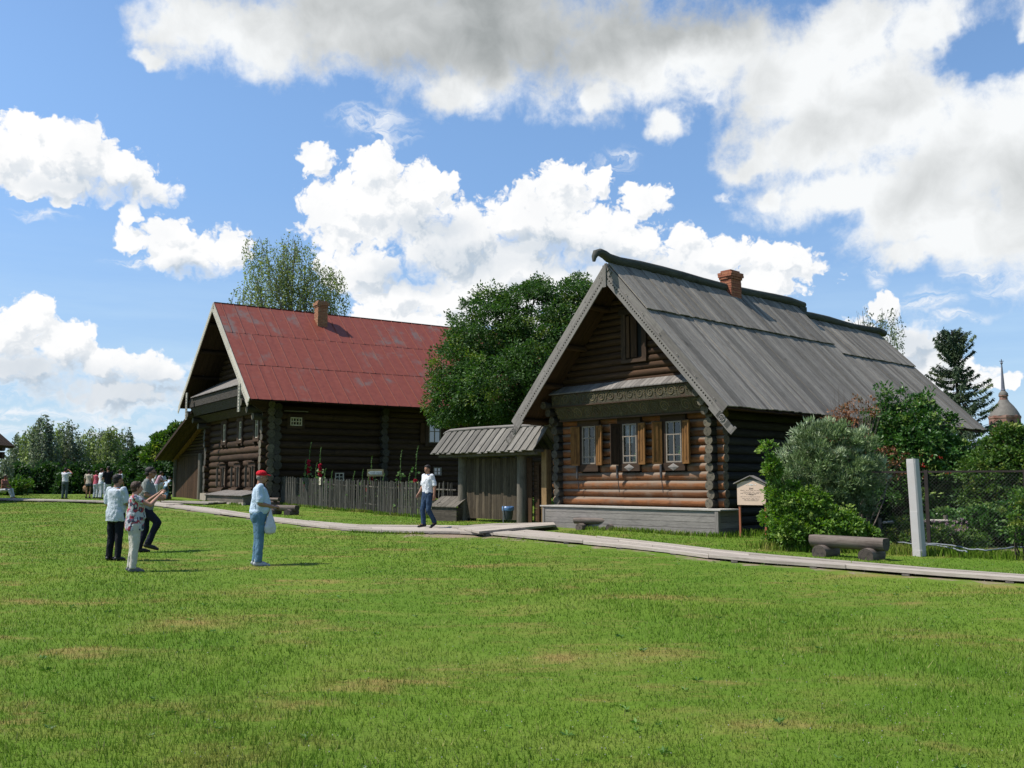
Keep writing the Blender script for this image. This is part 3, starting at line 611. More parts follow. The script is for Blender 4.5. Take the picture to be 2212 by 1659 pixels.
for k,(za,zb,xa,xb) in enumerate(((4.27,3.90,.28,.30),(3.89,3.49,.33,.60))):
    N=15
    for i in range(N):
        yc=.90+i*(5.05/(N-1)); sg=-1 if i<N/2 else 1
        def on(y,v): tt_=.5-v/abs(za-zb); return (xa+(xb-xa)*tt_-.004,y,za+(zb-za)*tt_)
        mb.tube([on(yc+sg*(.155-.0065*j)*math.cos(j*.55),(.155-.0065*j)*math.sin(j*.55)) for j in range(20)],[.016-.0003*j for j in range(20)],5,0,rng.random())
        for q in (-.09,.0,.09): mb.tube([on(yc+.17*sg,q*.4),on(yc+.20*sg,q*1.6)],[.016,.006],4,0,rng.random())
mb.build('scrollwork',[wood('carved_scroll',(.10,.075,.035),(.22,.19,.11),(.05,.03,.015),vary=.4)],fr_)
# interior
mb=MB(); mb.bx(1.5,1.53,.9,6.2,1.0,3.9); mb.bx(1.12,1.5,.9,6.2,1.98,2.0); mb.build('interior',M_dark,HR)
for k,(a,b_) in enumerate(WIN):
    w=hang_window('window',HR,.83,a,b_,2.17,3.30,M_frame,G_clear,([.5],[.19,.68]),d=.05,bw=.04)
    f=MB(); f.bx(.80,.90,a-.13,a,2.10,3.44); f.bx(.80,.90,b_,b_+.16,2.10,3.44); f.bx(.79,.91,a-.15,b_+.18,3.31,3.60); f.bx(.78,.90,a-.12,b_+.14,1.95,2.16); f.bx(.74,.92,a-.14,b_+.16,3.60,3.63)
    co=f.build('casing',W_case,w)
    if k: 
        cy=(a+b_)/2; f=MB(); 
        P=[(.775,cy-.19,2.05),(.775,cy,2.15),(.775,cy+.19,2.05),(.775,cy,1.95)]; f.face(P); pk=(.745,cy,2.05)
        for i in range(4): f.face([P[i],P[(i+1)%4],pk],[(0,0),(.2,0),(.1,.1)],0,.8)
        f.build('diamond_ornament',W_grey,w)
    # pale panel added behind the middle panes, standing for reflected sky
    if k!=1: continue
    cu=MB(); rows=[];U=[]
    for i in range(2):
        z=3.28 if i==0 else (2.75 if k==1 else 2.9); rows.append([(.95+.012*math.sin(j*2.1),a+(b_-a)*(.02+.96*j/16)*(.55 if k==1 else 1)+(.24 if k==1 else 0),z) for j in range(17)]); U.append((i,1))
    cu.grid(rows,U,0,.5); cu.build('reflection_panel',plain('reflected_sky_tone',(.34,.36,.38),.9,.1),w)
SH=[(5.50,1,138,.27),(4.78,-1,166,.28),(3.95,1,112,.27),(3.17,-1,170,.28),(2.36,1,136,.27),(1.62,-1,162,.30)]
for i,(y,sg,al,wd) in enumerate(SH):
    a=rad(al); d=Vector((-math.sin(a),-sg*math.cos(a),0)); nn=Vector((-d.y*sg,d.x*sg,0)); 
    if nn.x>0: nn=-nn
    o=Vector((.785,y,2.13)); L=1.16; mb=MB(); r=rng.uniform(.55,.95) if i!=2 else .05
    mb.box(o,Vector((0,0,L)),d*wd,nn*.03,0,r)
    mb.box(o+nn*.03,Vector((0,0,L)),d*.045,nn*.016,0,r); mb.box(o+nn*.03+d*(wd-.045),Vector((0,0,L)),d*.045,nn*.016,0,r)
    for zz in (0,L-.05): mb.box(o+nn*.03+d*.046+Vector((0,0,zz)),d*(wd-.092),Vector((0,0,.05)),nn*.016,0,r)
    mb.box(o+nn*.03+d*(wd*.5-.03)+Vector((0,0,.12)),Vector((0,0,L-.24)),d*.06,nn*.012,0,r)
    mb.box(o+Vector((0,0,L))-nn*.01-d*.01,d*(wd+.02),nn*.065,Vector((0,0,.022)),1,r)
    s_=mb.build('shutter',[W_case if i==2 else W_shut,W_case],HR)  # third leaf takes darker wood, its shade put into the colour
    if i==2: s_['label']='shutter with its shade put into a dark brown colour'
for y in (5.55,3.95,2.36):
    mb=MB(); mb.bx(.70,.745,y-.03,y+.03,1.75,2.12); mb.tube([(.73,y,1.8),(.80,y,1.35)],.012,6); mb.build('shutter_bar',M_iron,HR)
# plank-cased bench along the foot of the front wall
mb=MB(); zt=.955
x=-.035
while x<.78: w=rng.uniform(.13,.17); mb.bx(x,x+w-.006,-.10,6.38,zt-.035,zt,0); x+=w
dk=mb.build('plinth_deck',W_deck,HR)
mb=MB(); gl_=[GR(0,y)-.08 for y in (0,6.3)]; hgt=[.14,.15,.155,.16,.17]; z=zt-.045
for h in hgt: mb.bx(.01,.045,.09,6.21,z-h+.008,z,0,rng.uniform(.3,.9)); z-=h
mb.bx(-.02,.08,-.02,.085,.1,zt-.04,0,.6); mb.bx(-.01,.07,6.215,6.30,.1,zt-.04,0,.4)
z=zt-.045
for h in hgt: mb.bx(.085,.9,.0,.03,z-h+.008,z,0); mb.bx(.085,.9,6.25,6.28,z-h+.008,z,0); z-=h
mb.build('plinth_boards',W_grey,HR)
brick_stack('chimney',HR,5.18,5.74,3.0,3.42,7.05,8.40,.055,[M_brick,M_mortar])
# ================================================================== red-roofed house
HL=empty('red_roofed_log_house',(-11.8,44.,0),rad(33.6)); tag(HL,'two-storey dark log house with red metal roof and lean-to barn','house')
LP,LRR=.345,.19
uw=[(6.12,6.72),(3.42,4.0),(.85,1.45)]; lw=[(5.85,6.65),(3.4,4.15),(1.1,1.85)]
ops=[(a-.1,b_+.1,3.55,5.0) for a,b_ in uw]+[(a-.1,b_+.1,1.3,2.62) for a,b_ in lw]
mb=MB(); wall_logs_y(mb,.30,-.38,9.75,1.02,5.5,LP,LRR,ops,1); mb.build('front_wall',[W_dark,E_log],HL)
mb=MB(); wall_logs_x(mb,.0,-.1,6.3,.85,5.5,LP,LRR); wall_logs_x(mb,.12,6.3,17.5,.85,5.6,LP*.8,LRR*.9); mb.build('side_wall',[W_dark,E_log],HL)
mb=MB(); wall_logs_x(mb,9.4,-.1,17.5,.85,5.5,LP,LRR); mb.build('side_wall',[W_dark,E_dark],HL)
for xx in (.6,6.2,13.4): mb=MB(); ends_stack(mb,(xx,.1,0),(0,-.52,0),.9,5.4,LP,LRR); mb.build('log_ends',[W_darkgrey,E_dark],HL)  # ends face away from the sun, that shade is put into their colour
for yb in (0,9.4):
    mb=MB()
    for k in range(3): mb.log((-.5-.3*k,yb,4.75+.32*k),(.4,yb,4.75+.32*k),.17,12,0,1)
    mb.build('bracket',[W_darkgrey,E_log],HL)
LA=(4.02,10.70); LE=(-2.2,5.35); LW=(10.2,5.80)
mb=MB(); z=5.6
while z<10.2:
    y0=LE[0]+(z+.15-LE[1])/((LA[1]-LE[1])/(LA[0]-LE[0])); y1=LW[0]-(z+.15-LW[1])/((LA[1]-LW[1])/(LW[0]-LA[0])); y0,y1=max(y0,-.1),min(y1,9.5)
    if y1-y0>.2: mb.log((.3,y0,z),(.3,y1,z),.15,10,0,1,.03,4)
    z+=.28
mb.build('gable_wall',[W_dark,E_dark],HL)
# metal roof: sheets with standing seams, dull red paint worn to grey
m,tt,b,_=newmat('worn_red_metal_roof'); o_=tt.n.new('ShaderNodeTexCoord').outputs['Object']; rn=tt.attr('rnd')
n1=tt.noise(tt.mapp(o_,(.45,.45,.45)),1,6,.68,.3); n2=tt.noise(o_,5,5,.6); n3=tt.noise(tt.mapp(o_,(2.6,.5,.5)),1,4,.6)
col=tt.mix(tt.mr(n2,.3,.7),(.165,.038,.022,1),(.215,.055,.032,1)); w_=tt.math('ADD',n1,tt.math('MULTIPLY',tt.math('SUBTRACT',n3,.5),.35)); w_=tt.math('ADD',w_,tt.math('MULTIPLY',tt.math('SUBTRACT',rn,.5),.07)); col=tt.mix(tt.mr(w_,.54,.70,0,.75,True),col,(.135,.12,.105,1))
tt.set(b.inputs['Base Color'],col); b.inputs['Roughness'].default_value=.5; b.inputs['Specular IOR Level'].default_value=.35; M_red=m
bp=tt.n.new('ShaderNodeBump'); bp.inputs['Strength'].default_value=.25; bp.inputs['Distance'].default_value=.05; tt.set(bp.inputs['Height'],tt.noise(tt.mapp(o_,(2,.8,.8)),1,3)); tt.l.new(bp.outputs[0],b.inputs['Normal'])
def metal_roof(parent,x0,x1,E,A,sheet=.62,rows=3,lift=.04):
    E=Vector((0,*E)); A=Vector((0,*A)); d=A-E; L=d.length; dn=d.normalized(); n=Vector((0,-d.z,d.y)).normalized(); n=-n if n.z<0 else n; mb=MB()
    for r_ in range(rows):
        x=x0; sh=L/rows; off=(0 if r_%2 else sheet*.5); xs=[x0]; q=x0+sheet-off*.999
        while q<x1-.05: xs.append(q); q+=sheet
        xs.append(x1)
        for a,b2 in zip(xs[:-1],xs[1:]):
            if b2-a<.01: continue
            base=E+dn*(sh*r_-(.02 if r_==0 else 0)); l=lift+.012*(rows-0-r_)*0+.006*r_
            N=3; wob=[rng.uniform(-.006,.006) for _ in range(N+1)]; rr=rng.random()
            for i in range(N):
                xa=a+(b2-a)*i/N; xb=a+(b2-a)*(i+1)/N
                p0=base+Vector((xa,0,0))+n*(l+wob[i]); p1=base+Vector((xb,0,0))+n*(l+wob[i+1]); mb.face([p0,p1,p1+dn*sh,p0+dn*sh],[(xa,0),(xb,0),(xb,sh),(xa,sh)],0,rr,True)
            if b2<x1-.01: mb.box(base+Vector((b2-.012,0,0))+n*(l-.01),dn*sh,Vector((.024,0,0)),n*.045,1,.5)
        if r_: mb.box(E+dn*(sh*r_-.012)+Vector((x0,0,0))+n*(lift-.0),Vector((x1-x0,0,0)),dn*.016,n*.012,2)
    mb.bx(x0,x1,A.y-.06,A.y+.06,A.z+.035,A.z+.075,0)
    o=mb.build('roof',[M_red,plain('roof_seam',(.24,.075,.055),.6),plain('roof_lap',(.11,.035,.028),.7)],parent); return o
metal_roof(HL,-1.34,17.8,LE,LA,.64); metal_roof(HL,-1.34,17.8,LW,LA,.64)
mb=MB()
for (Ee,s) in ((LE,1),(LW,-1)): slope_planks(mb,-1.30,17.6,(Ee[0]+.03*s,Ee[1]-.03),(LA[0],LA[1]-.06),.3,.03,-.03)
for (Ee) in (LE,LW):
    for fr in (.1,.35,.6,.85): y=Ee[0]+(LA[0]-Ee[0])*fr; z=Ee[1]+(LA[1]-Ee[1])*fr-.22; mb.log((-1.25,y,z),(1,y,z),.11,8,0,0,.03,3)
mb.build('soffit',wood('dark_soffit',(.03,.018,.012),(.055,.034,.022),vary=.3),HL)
barge(HL,-1.40,LE[0],LE[1],LA[0],LA[1],W_white,.24,.2,.12,.16,False); barge(HL,-1.40,LW[0],LW[1],LA[0],LA[1],W_white,.24,.2,.12,.16,False)
for y,za,zb in ((-.95,4.86,6.15),(8.2,5.02,6.47)):
    mb=MB(); mb.bx(-1.47,-1.44,y-.13,y+.13,za,zb); 
    for k in range(8): mb.bx(-1.485,-1.468,y-.09,y+.09,za+.08+k*.15,za+.13+k*.15,1)
    mb.bx(-1.49,-1.465,y-.13,y-.10,za,zb,0); mb.bx(-1.49,-1.465,y+.10,y+.13,za,zb,0); mb.build('hanging_board',[W_white,W_grey],HL)
mb=MB(); y=.05
while y<8.3: w=rng.uniform(.16,.24); mb.box((-1.22,y,6.20),(1.45,0,.85),(0,w-.012,0),(0,0,.035)); y+=w
mb.build('pent_roof',W_grey,HL)
mb=MB()
for (za,zb,xa,xb) in ((6.18,5.72,-1.12,-1.1),(5.70,5.28,-1.05,-.8),(5.27,4.95,-.6,-.1)):
    for i in range(10):
        ya=-.3+9.3*i/10; yb=ya+.93; mb.face([(xa,ya,za),(xa,yb,za),(xb,yb,zb),(xb,ya,zb)],[(ya,za),(yb,za),(yb,zb),(ya,zb)],0,.5)
    mb.face([(xa,-.3,za),(.2,-.3,za),(.2,-.3,zb),(xb,-.3,zb)],[(0,0),(1,0),(1,.4),(0,.4)],1)
mb.build('carved_frieze',[M_frieze2,W_dark],HL)
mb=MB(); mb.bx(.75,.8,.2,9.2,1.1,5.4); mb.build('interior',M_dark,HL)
PW=plain('pale_window_frame',(.62,.55,.42),.6)
for a,b_ in uw:
    w=hang_window('window',HL,.13,a+.06,b_-.06,3.80,4.72,PW,M_glass,([.42],[.68]),bw=.05,d=.06)
    f=MB(); f.bx(.06,.20,a-.16,a+.05,3.5,5.05); f.bx(.06,.20,b_-.05,b_+.16,3.5,5.05); f.bx(.05,.21,a-.2,b_+.2,4.73,5.0); f.bx(.04,.2,a-.12,b_+.12,3.62,3.79); f.build('casing',W_case,w)
for i,(a,b_) in enumerate(lw):
    w=hang_window('window',HL,.13,a+.12,b_-.12,1.52,2.36,PW,M_glass,([.5],[.62]),bw=.05,d=.06)
    f=MB(); f.bx(.02,.20,a-.05,a+.10,1.4,2.45); f.bx(.02,.20,b_-.10,b_+.05,1.4,2.45); f.bx(.0,.21,a-.15,b_+.15,2.38,2.62); f.bx(-.08,.2,a-.2,b_+.2,2.63,2.67); f.bx(-.1,.2,a-.15,b_+.15,1.36,1.42); f.build('casing',W_case,w)
    for yy in (a-.12,b_+.12):
        mb=MB(); mb.box((-.16,yy-.02,1.45),(0,0,.98),(.10,0,0),(0,.035,0)); mb.build('shutter',W_post,HL)
def side_window(x0,x1,z0,z1,bars,fr,case=.1,y=-.19):
    w=hang_window('window',HL,y,x0,x1,z0,z1,fr,M_glass,bars,'y',bw=.05); f=MB(); c=case
    f.bx(x0-c,x0,y-.02,y+.1,z0-c,z1+c); f.bx(x1,x1+c,y-.02,y+.1,z0-c,z1+c); f.bx(x0,x1,y-.015,y+.1,z1,z1+c); f.bx(x0,x1,y-.015,y+.1,z0-c,z0); f.build('casing',W_case,w)
side_window(1.28,1.86,4.36,4.76,([.25,.5,.75],[.5]),PW,.14); mb=MB(); mb.bx(.95,2.15,-.26,-.10,5.03,5.08); mb.build('drip_board',W_grey,HL)
side_window(3.62,4.08,1.72,2.12,([.5],[.5]),PW,.06); side_window(8.85,9.55,3.72,4.72,([.5],[.6]),M_frame,.2,-.12); side_window(9.15,9.62,2.02,2.44,([.5],[.5]),M_frame,.05,-.12)
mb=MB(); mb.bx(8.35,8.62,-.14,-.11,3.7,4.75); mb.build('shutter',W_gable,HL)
# plinth shed at the foot of the front wall
mb=MB(); y=-.5
while y<5.65: w=rng.uniform(.10,.15); mb.box((-1.05,y,1.02),(1.1,0,.22),(0,w-.01,0),(0,0,.03)); y+=w
mb.build('plinth_roof',W_grey,HL)
mb=MB(); mb.bx(-.95,-.9,-.4,5.5,.45,1.01,0); mb.bx(-.9,.1,5.45,5.5,.45,1.01,0); mb.bx(-.9,.1,-.4,-.35,.45,1.05,0); mb.build('plinth_boards',W_post,HL)
M_stone=plain('whitewashed_stone',(.50,.44,.36),.95,.2,3,.6,c2=(.33,.27,.21))
for (a,b_,c,d,e) in ((-1.02,-.2,5.52,6.6,1.10),(-1.0,-.88,-.55,.15,.72),(-1.0,-.88,1.25,1.95,.7),(-1.0,-.88,3.05,3.75,.73),(-1.0,-.88,4.65,5.35,.7)): mb=MB(); mb.bx(a,b_,c,d,.35,e); mb.build('plinth_stone',M_stone,HL)
brick_stack('chimney',HL,3.82,4.36,2.98,3.50,9.4,11.30,.06,[M_brick2,M_mortar],.085,.27,3)
# lean-to barn on the left
BN=HL
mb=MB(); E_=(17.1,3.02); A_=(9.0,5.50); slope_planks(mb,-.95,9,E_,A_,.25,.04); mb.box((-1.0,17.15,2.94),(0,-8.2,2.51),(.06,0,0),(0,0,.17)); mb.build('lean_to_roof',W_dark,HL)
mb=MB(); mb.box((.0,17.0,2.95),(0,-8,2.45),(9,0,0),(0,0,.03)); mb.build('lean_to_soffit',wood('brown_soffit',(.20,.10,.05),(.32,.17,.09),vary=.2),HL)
mb=MB(); y=9.8
z=3.45
while z<5.2:
    yr=17.0-(z-2.95)/2.45*8; mb.log((.35,9.6,z),(.35,yr,z),.1,8,0,1,.02,3); z+=.19
mb.bx(.2,.4,9.75,16.9,3.22,3.36,0); mb.build('lean_to_gable',[W_dark,E_dark],HL)
for y in (9.95,11.15,16.75): mb=MB(); mb.log((.22,y,.4),(.22,y,3.3),.165,10,0,0,.03,4); mb.build('barn_post',W_post,HL)
mb=MB(); y=11.35
while y<16.6: w=rng.uniform(.18,.26); mb.bx(.22,.26,y,y+w-.012,.62,3.2); y+=w
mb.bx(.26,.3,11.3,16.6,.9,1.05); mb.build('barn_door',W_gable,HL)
mb=MB(); mb.bx(.5,.55,10.0,11.1,.5,3.2); mb.build('barn_doorway',M_dark,HL)  # dark sheet, the barn's inner shade put into its colour
mb=MB(); mb.bx(0.45,8.5,16.8,16.95,.3,3.0); mb.build('barn_wall',W_dark,HL)
# ------------------------------------------------------------------ gate between the houses
aR_=rad(42); sR=Vector((math.cos(aR_),math.sin(aR_),0)); uR=Vector((-math.sin(aR_),math.cos(aR_),0))
def rw(x,y,z=0): return Vector((5.13,23.4,z))+sR*x+uR*y
GO=rw(1,9.8); GT=empty('roofed_gate',(GO.x,GO.y,0),aR_); tag(GT,'roofed double plank gate of weathered boards joining the grey-roofed house','gate')
def fl(x,y): q=rw(1+x,9.8+y); return gz(q.x,q.y)
for (y,w,top,mt) in ((1.52,.30,2.62,W_post),(-1.50,.30,2.70,W_post)):
    mb=MB(); mb.tube([(0,y,fl(0,y)-.2),(.01,y+.01,1.4),(0,y,top)],[w*.60,w*.58,w*.56],8,0,.6,0,.03); mb.build('gate_post',mt,GT)
mb=MB(); mb.bx(-.11,.11,-2.75,-2.53,fl(0,-2.6)-.2,2.66,0,.95); mb.build('gate_post',[wood('warm_post',(.20,.12,.055),(.38,.25,.12),(.06,.04,.025),vary=.2,grain=.6)],GT)
mb=MB(); mb.bx(-.09,.09,-2.5,2.0,2.50,2.66); mb.bx(-.55,-.45,-2.7,2.2,2.50,2.58); mb.bx(.5,.6,-2.7,2.2,2.5,2.58)
for y in (-2.6,-1.5,0,1.52): mb.bx(-.55,.6,y-.05,y+.05,2.585,2.66)
mb.build('lintel',W_post,GT)
def leaf(y0,y1,zt,x=.02):
    mb=MB(); y=y0
    while y<y1-.03: w=min(rng.uniform(.12,.2),y1-y); mb.bx(x,x+.035,y+.004,y+w-.004,fl(0,y)+.10,zt+rng.uniform(-.02,.02)); y+=w
    mb.bx(x+.036,x+.08,y0+.05,y1-.05,.75,.9); mb.bx(x+.036,x+.08,y0+.05,y1-.05,2.0,2.15); return mb.build('gate_leaf',W_gate,GT)
leaf(.06,1.34,2.44); leaf(-1.32,.04,2.44,.03)
mb=MB(); mb.bx(.06,.1,-1.9,-1.66,.35,2.42); z=.4
while z<2.1: mb.bx(.16,.2,-2.5,-1.9,z,z+.2); z+=.21
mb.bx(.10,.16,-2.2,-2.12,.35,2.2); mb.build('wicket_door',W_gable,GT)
mb=MB(); 
for (sg) in (-1,1):
    y=-2.85; k=0
    while y<2.35:
        w=rng.uniform(.15,.20); A=Vector((0,y,3.42)); E0=Vector((sg*.74,y-.02*0,2.60)); d=(E0-A); n=Vector((d.z*-sg,0,d.x*sg)).normalized(); n=n if n.z>0 else -n
        d=d*rng.uniform(.98,1.05); mb.box(A+n*(.0 if k%2 else .032),d,Vector((0,w+.03,0)),n*.028); y+=w*.92; k+=1
mb.build('gate_roof',wood('gate_roof_board',(.155,.143,.125),(.27,.25,.215),(.05,.045,.04),vary=.35,stainamt=.45),GT)
mb=MB(); mb.tube([(0,-2.9,3.44),(0,-1,3.46),(0,1,3.47),(0,2.2,3.45),(0,2.45,3.40),(0,2.6,3.36)],[.10,.10,.10,.10,.08,.05],8,0,.6,0,.05,.7); mb.build('ridge_board',W_grey,GT)
# ------------------------------------------------------------------ stick fence
fp=[gat(586,1089),gat(700,1099),gat(800,1108),gat(902,1117.5),gat(985,1124)]
FE=empty('picket_fence',(fp[2].x,fp[2].y,0)); tag(FE,'grey fence of thin upright sticks in front of the red-roofed house','fence'); fo=Vector((fp[2].x,fp[2].y,0))
def fpos(s):
    for a,b_ in zip(fp[:-1],fp[1:]):
        L=(b_.xy-a.xy).length
        if s<=L: q=a.lerp(b_,s/L); return Vector((q.x,q.y,gz(q.x,q.y)))
        s-=L
    return None
FL=sum((b_.xy-a.xy).length for a,b_ in zip(fp[:-1],fp[1:]))
mb=MB(); s=0
while s<FL-.05:
    p=fpos(s)-fo; sparse=s>FL-1.6; r=rng.uniform(.019,.031)*(.8 if sparse else 1); h=rng.uniform(1.28,1.36)-(.02 if not sparse else 0); ln=rng.uniform(-.03,.03)*(2.5 if sparse else 1)
    mb.tube([p+Vector((0,0,-.05)),p+Vector((ln*.5+rng.uniform(-.01,.01),rng.uniform(-.01,.01),h*.5)),p+Vector((ln,0,h))],[r*1.1,r,r*.85],6,0,None,0,.08); s+=rng.uniform(.085,.11)*(1.7 if sparse else 1)
mb.build('pickets',wood('fence_stick',(.10,.092,.078),(.20,.185,.155),(.03,.027,.02),vary=.4,grain=.5),FE)
mb=MB()
for z in (.35,1.05): mb.tube([fpos(min(k*FL/12,FL-.01))-fo+Vector((0,.07,z)) for k in range(13)],.035,6)
mb.build('rail',W_post,FE)
mb=MB(); p=fpos(.01)-fo; mb.tube([p+Vector((-.08,.05,-.1)),p+Vector((-.08,.05,1.42))],.06,8); mb.build('fence_post',W_post,FE)
# ------------------------------------------------------------------ lettering helper (dark strokes standing 2 mm proud of a board)
M_ink=plain('ink',(.035,.025,.022),.6,.05,bump=0); M_whitep=plain('white_paint',(.78,.78,.76),.6,.04,bump=0)
def text(parent,s,size,loc,rot,mat,name='lettering',ext=.001,font_sx=1.0):
    c=bpy.data.curves.new(name,'FONT'); c.body=s; c.size=size; c.align_x='CENTER'; c.align_y='CENTER'; c.extrude=ext; c.resolution_u=3
    tmp=bpy.data.objects.new(name,c); COL.objects.link(tmp); bpy.context.view_layer.update()
    dg=bpy.context.evaluated_depsgraph_get(); me=bpy.data.meshes.new_from_object(tmp.evaluated_get(dg)); bpy.data.objects.remove(tmp)
    me.materials.clear(); me.materials.append(mat); o=bpy.data.objects.new(name,me); COL.objects.link(o); o.location=loc; o.rotation_euler=rot; o.scale=(font_sx,1,1); 
    if parent: o.parent=parent
    return o
M_board=plain('cream_sign_board',(.70,.52,.40),.6,.05,bump=.05); M_redwood=plain('red_brown_paint',(.34,.11,.055),.6,.12)
# information board by the house corner
def info_board(name,pl,pr,wid,zb,zt,label,txt=True,roof=True):
    d=(pr-pl); d.z=0; L=d.length; ang=math.atan2(d.y,d.x); T=empty(name,(pl.x,pl.y,pl.z),ang); tag(T,label,'sign')
    w=wid; mb=MB(); zc=zt-.10; pts=[(.0,zb),(w,zb),(w,zc),(w*.80,zt-.025),(w*.5,zt),(w*.20,zt-.025),(0,zc)]
    f=[(x,-.03,z) for x,z in pts]; bk=[(x,.0,z) for x,z in pts]; mb.face(f,None,0); mb.face(bk[::-1],None,1)
    for i in range(len(f)): j=(i+1)%len(f); mb.face([f[i],bk[i],bk[j],f[j]],None,1)
    mb.build('board',[M_board,M_redwood],T)
    for x in (.015,w-.06):
        mb=MB(); gzz=gz(pl.x+math.cos(ang)*x,pl.y+math.sin(ang)*x)-pl.z; mb.bx(x,x+.045,.005,.05,gzz-.2,zc+.02,0); mb.build('leg',M_redwood,T)
    mb=MB(); mb.box((w*.5,-.09,zt+.10),(w*.5+.07,0,-.19),(0,.2,0),(0,0,.022)); mb.box((w*.5,-.09,zt+.10),(-w*.5-.07,0,-.19),(0,.2,0),(0,0,.022)); mb.face([(0,.01,zc),(w,.01,zc),(w*.5,.01,zt+.1)],None,0); mb.build('roof',W_grey,T)
    if txt:
        R_=(PI/2,0,0)
        text(T,'Дом',.052,(w*.5,-.033,zt-.20),R_,M_ink); text(T,'House',.048,(w*.5,-.033,zb+.255),R_,M_ink)
        mb=MB()
        for (z,a,b_) in ((zt-.245,.12,.86),(zt-.285,.22,.80),(zt-.315,.12,.88),(zt-.345,.30,.66),(zb+.20,.12,.84),(zb+.155,.18,.80),(zb+.13,.24,.76),(zb+.105,.26,.72)):
            x=w*a
            while x<w*b_:
                l=rng.uniform(.008,.02)
                if rng.random()>.18: mb.bx(x,x+l*.75,-.0325,-.0305,z-.0045,z+rng.uniform(.001,.004))
                x+=l
        mb.build('small_print',M_ink,T)
        mb=MB(); c=Vector((w*.5,-.033,zt-.105))
        for k in range(8): a=k*PI/4; mb.ell((c.x+.028*math.cos(a)*1.5,-.033,c.z+.016*math.sin(a)),.011,.003,.008,8,5)
        mb.ell((c.x,-.033,c.z),.016,.003,.013,8,5)
        for sg in (-1,1): mb.ell((c.x+sg*.125,-.033,c.z-.002),.012,.003,.012,8,5); mb.bx(*(sorted((c.x+sg*.055,c.x+sg*.11))),-.034,-.031,c.z-.004,c.z+.002)
        mb.build('ornament',M_whitep,T)
    return T
sp_l=gat(1596,1161); sp_r=Vector((sp_l.x+.60,sp_l.y-.53,sp_l.z)); 
info_board('information_board',sp_l,sp_r,.76,.80,1.40,'cream information board on two red-brown legs with a little gable roof beside the bushes')
q=gat(571,1089); info_board('information_board',q,q+Vector((.42,.03,0)),.33,.93,1.62,'narrow cream notice board by the left end of the stick fence',False)
# arrow sign behind the fence
fence_y=min((abs(CX+F_*fpos(k*FL/400).x/(fpos(k*FL/400).y*math.cos(TH))-810),fpos(k*FL/400).y) for k in range(400))[1]
YS=fence_y+.7; q=at(793,1030,YS); q.z=gz(q.x,q.y); T=empty('direction_sign',(q.x,q.y,q.z),rad(3)); tag(T,'sand-coloured board with a white arrow strip behind the stick fence','sign')
hz=at(793,1030,YS).z-q.z; mb=MB(); mb.bx(0,.66,-.02,.01,hz+.02,hz+.31); mb.build('board',plain('sand_board',(.40,.31,.17),.7),T)
mb=MB(); mb.face([(.03,-.024,hz+.17),(.12,-.024,hz+.10),(.60,-.024,hz+.10),(.60,-.024,hz+.225),(.12,-.024,hz+.225)],None); mb.build('arrow',M_whitep,T)
text(T,'ский зерно',.095,(.37,-.027,hz+.163),(PI/2,0,0),M_ink)
for x in (.1,.52): mb=MB(); mb.bx(x,x+.04,.012,.05,-.1,hz+.28); mb.build('leg',W_post,T)
# plate on the fence
def fence_at_px(px):
    best=min((abs(CX+F_*((fpos(k*FL/400).x)/ (fpos(k*FL/400).y*math.cos(TH)))-px),k) for k in range(400)); return fpos(best[1]*FL/400)
q=fence_at_px(694); T=empty('number_plate',(q.x,q.y-.05,q.z+1.02),math.atan2(fp[3].y-fp[0].y,fp[3].x-fp[0].x)); tag(T,'small cream plate with an oval mark hung on the stick fence','plate')
mb=MB(); mb.bx(-.085,.085,-.05,-.035,.0,.31); mb.build('plate',plain('cream_plate',(.72,.66,.50),.6,.05),T)
mb=MB(); ring=[(.052*math.cos(a),-.053,.155+.105*math.sin(a)) for a in [k*PI/10 for k in range(21)]]; mb.tube(ring[0:8],.009,5,cap=False); mb.tube(ring[11:20],.009,5,cap=False); mb.tube([(.035,-.053,.20),(-.05,-.053,.115)],.009,5); mb.build('mark',plain('olive_ink',(.22,.19,.10),.6),T)
# ------------------------------------------------------------------ slant-lidded chest left of the gate
CO=rw(.62,11.9); CB=empty('slant_lidded_chest',(CO.x,CO.y,gz(CO.x,CO.y)),aR_); tag(CB,'old grey plank chest with a slanting lid left of the gate','chest')
mb=MB(); z=-.1
for k in range(4): mb.bx(-.0,.03,-.70,.70,z,z+.142); mb.bx(.04,.9,-.70,-.67,z,z+.142); mb.bx(.04,.9,.67,.70,z,z+.142); z+=.146
mb.build('body',wood('chest_board',(.06,.05,.04),(.12,.10,.08),vary=.25),CB)
mb=MB(); y=-.76
for k in range(5): w=.305; mb.box((-.06,y,.485),(.52,0,.33),(0,w-.015,0),(0,0,.03)); y+=w
mb.bx(.46,.62,-.70,.70,.81,.86); mb.build('lid',W_post,CB)
mb=MB(); mb.tube([(-.0,.38,.60),(-.05,.33,.58),(-.05,.27,.62),(.06,.25,.66)],.012,6); mb.build('hasp',M_iron,CB)
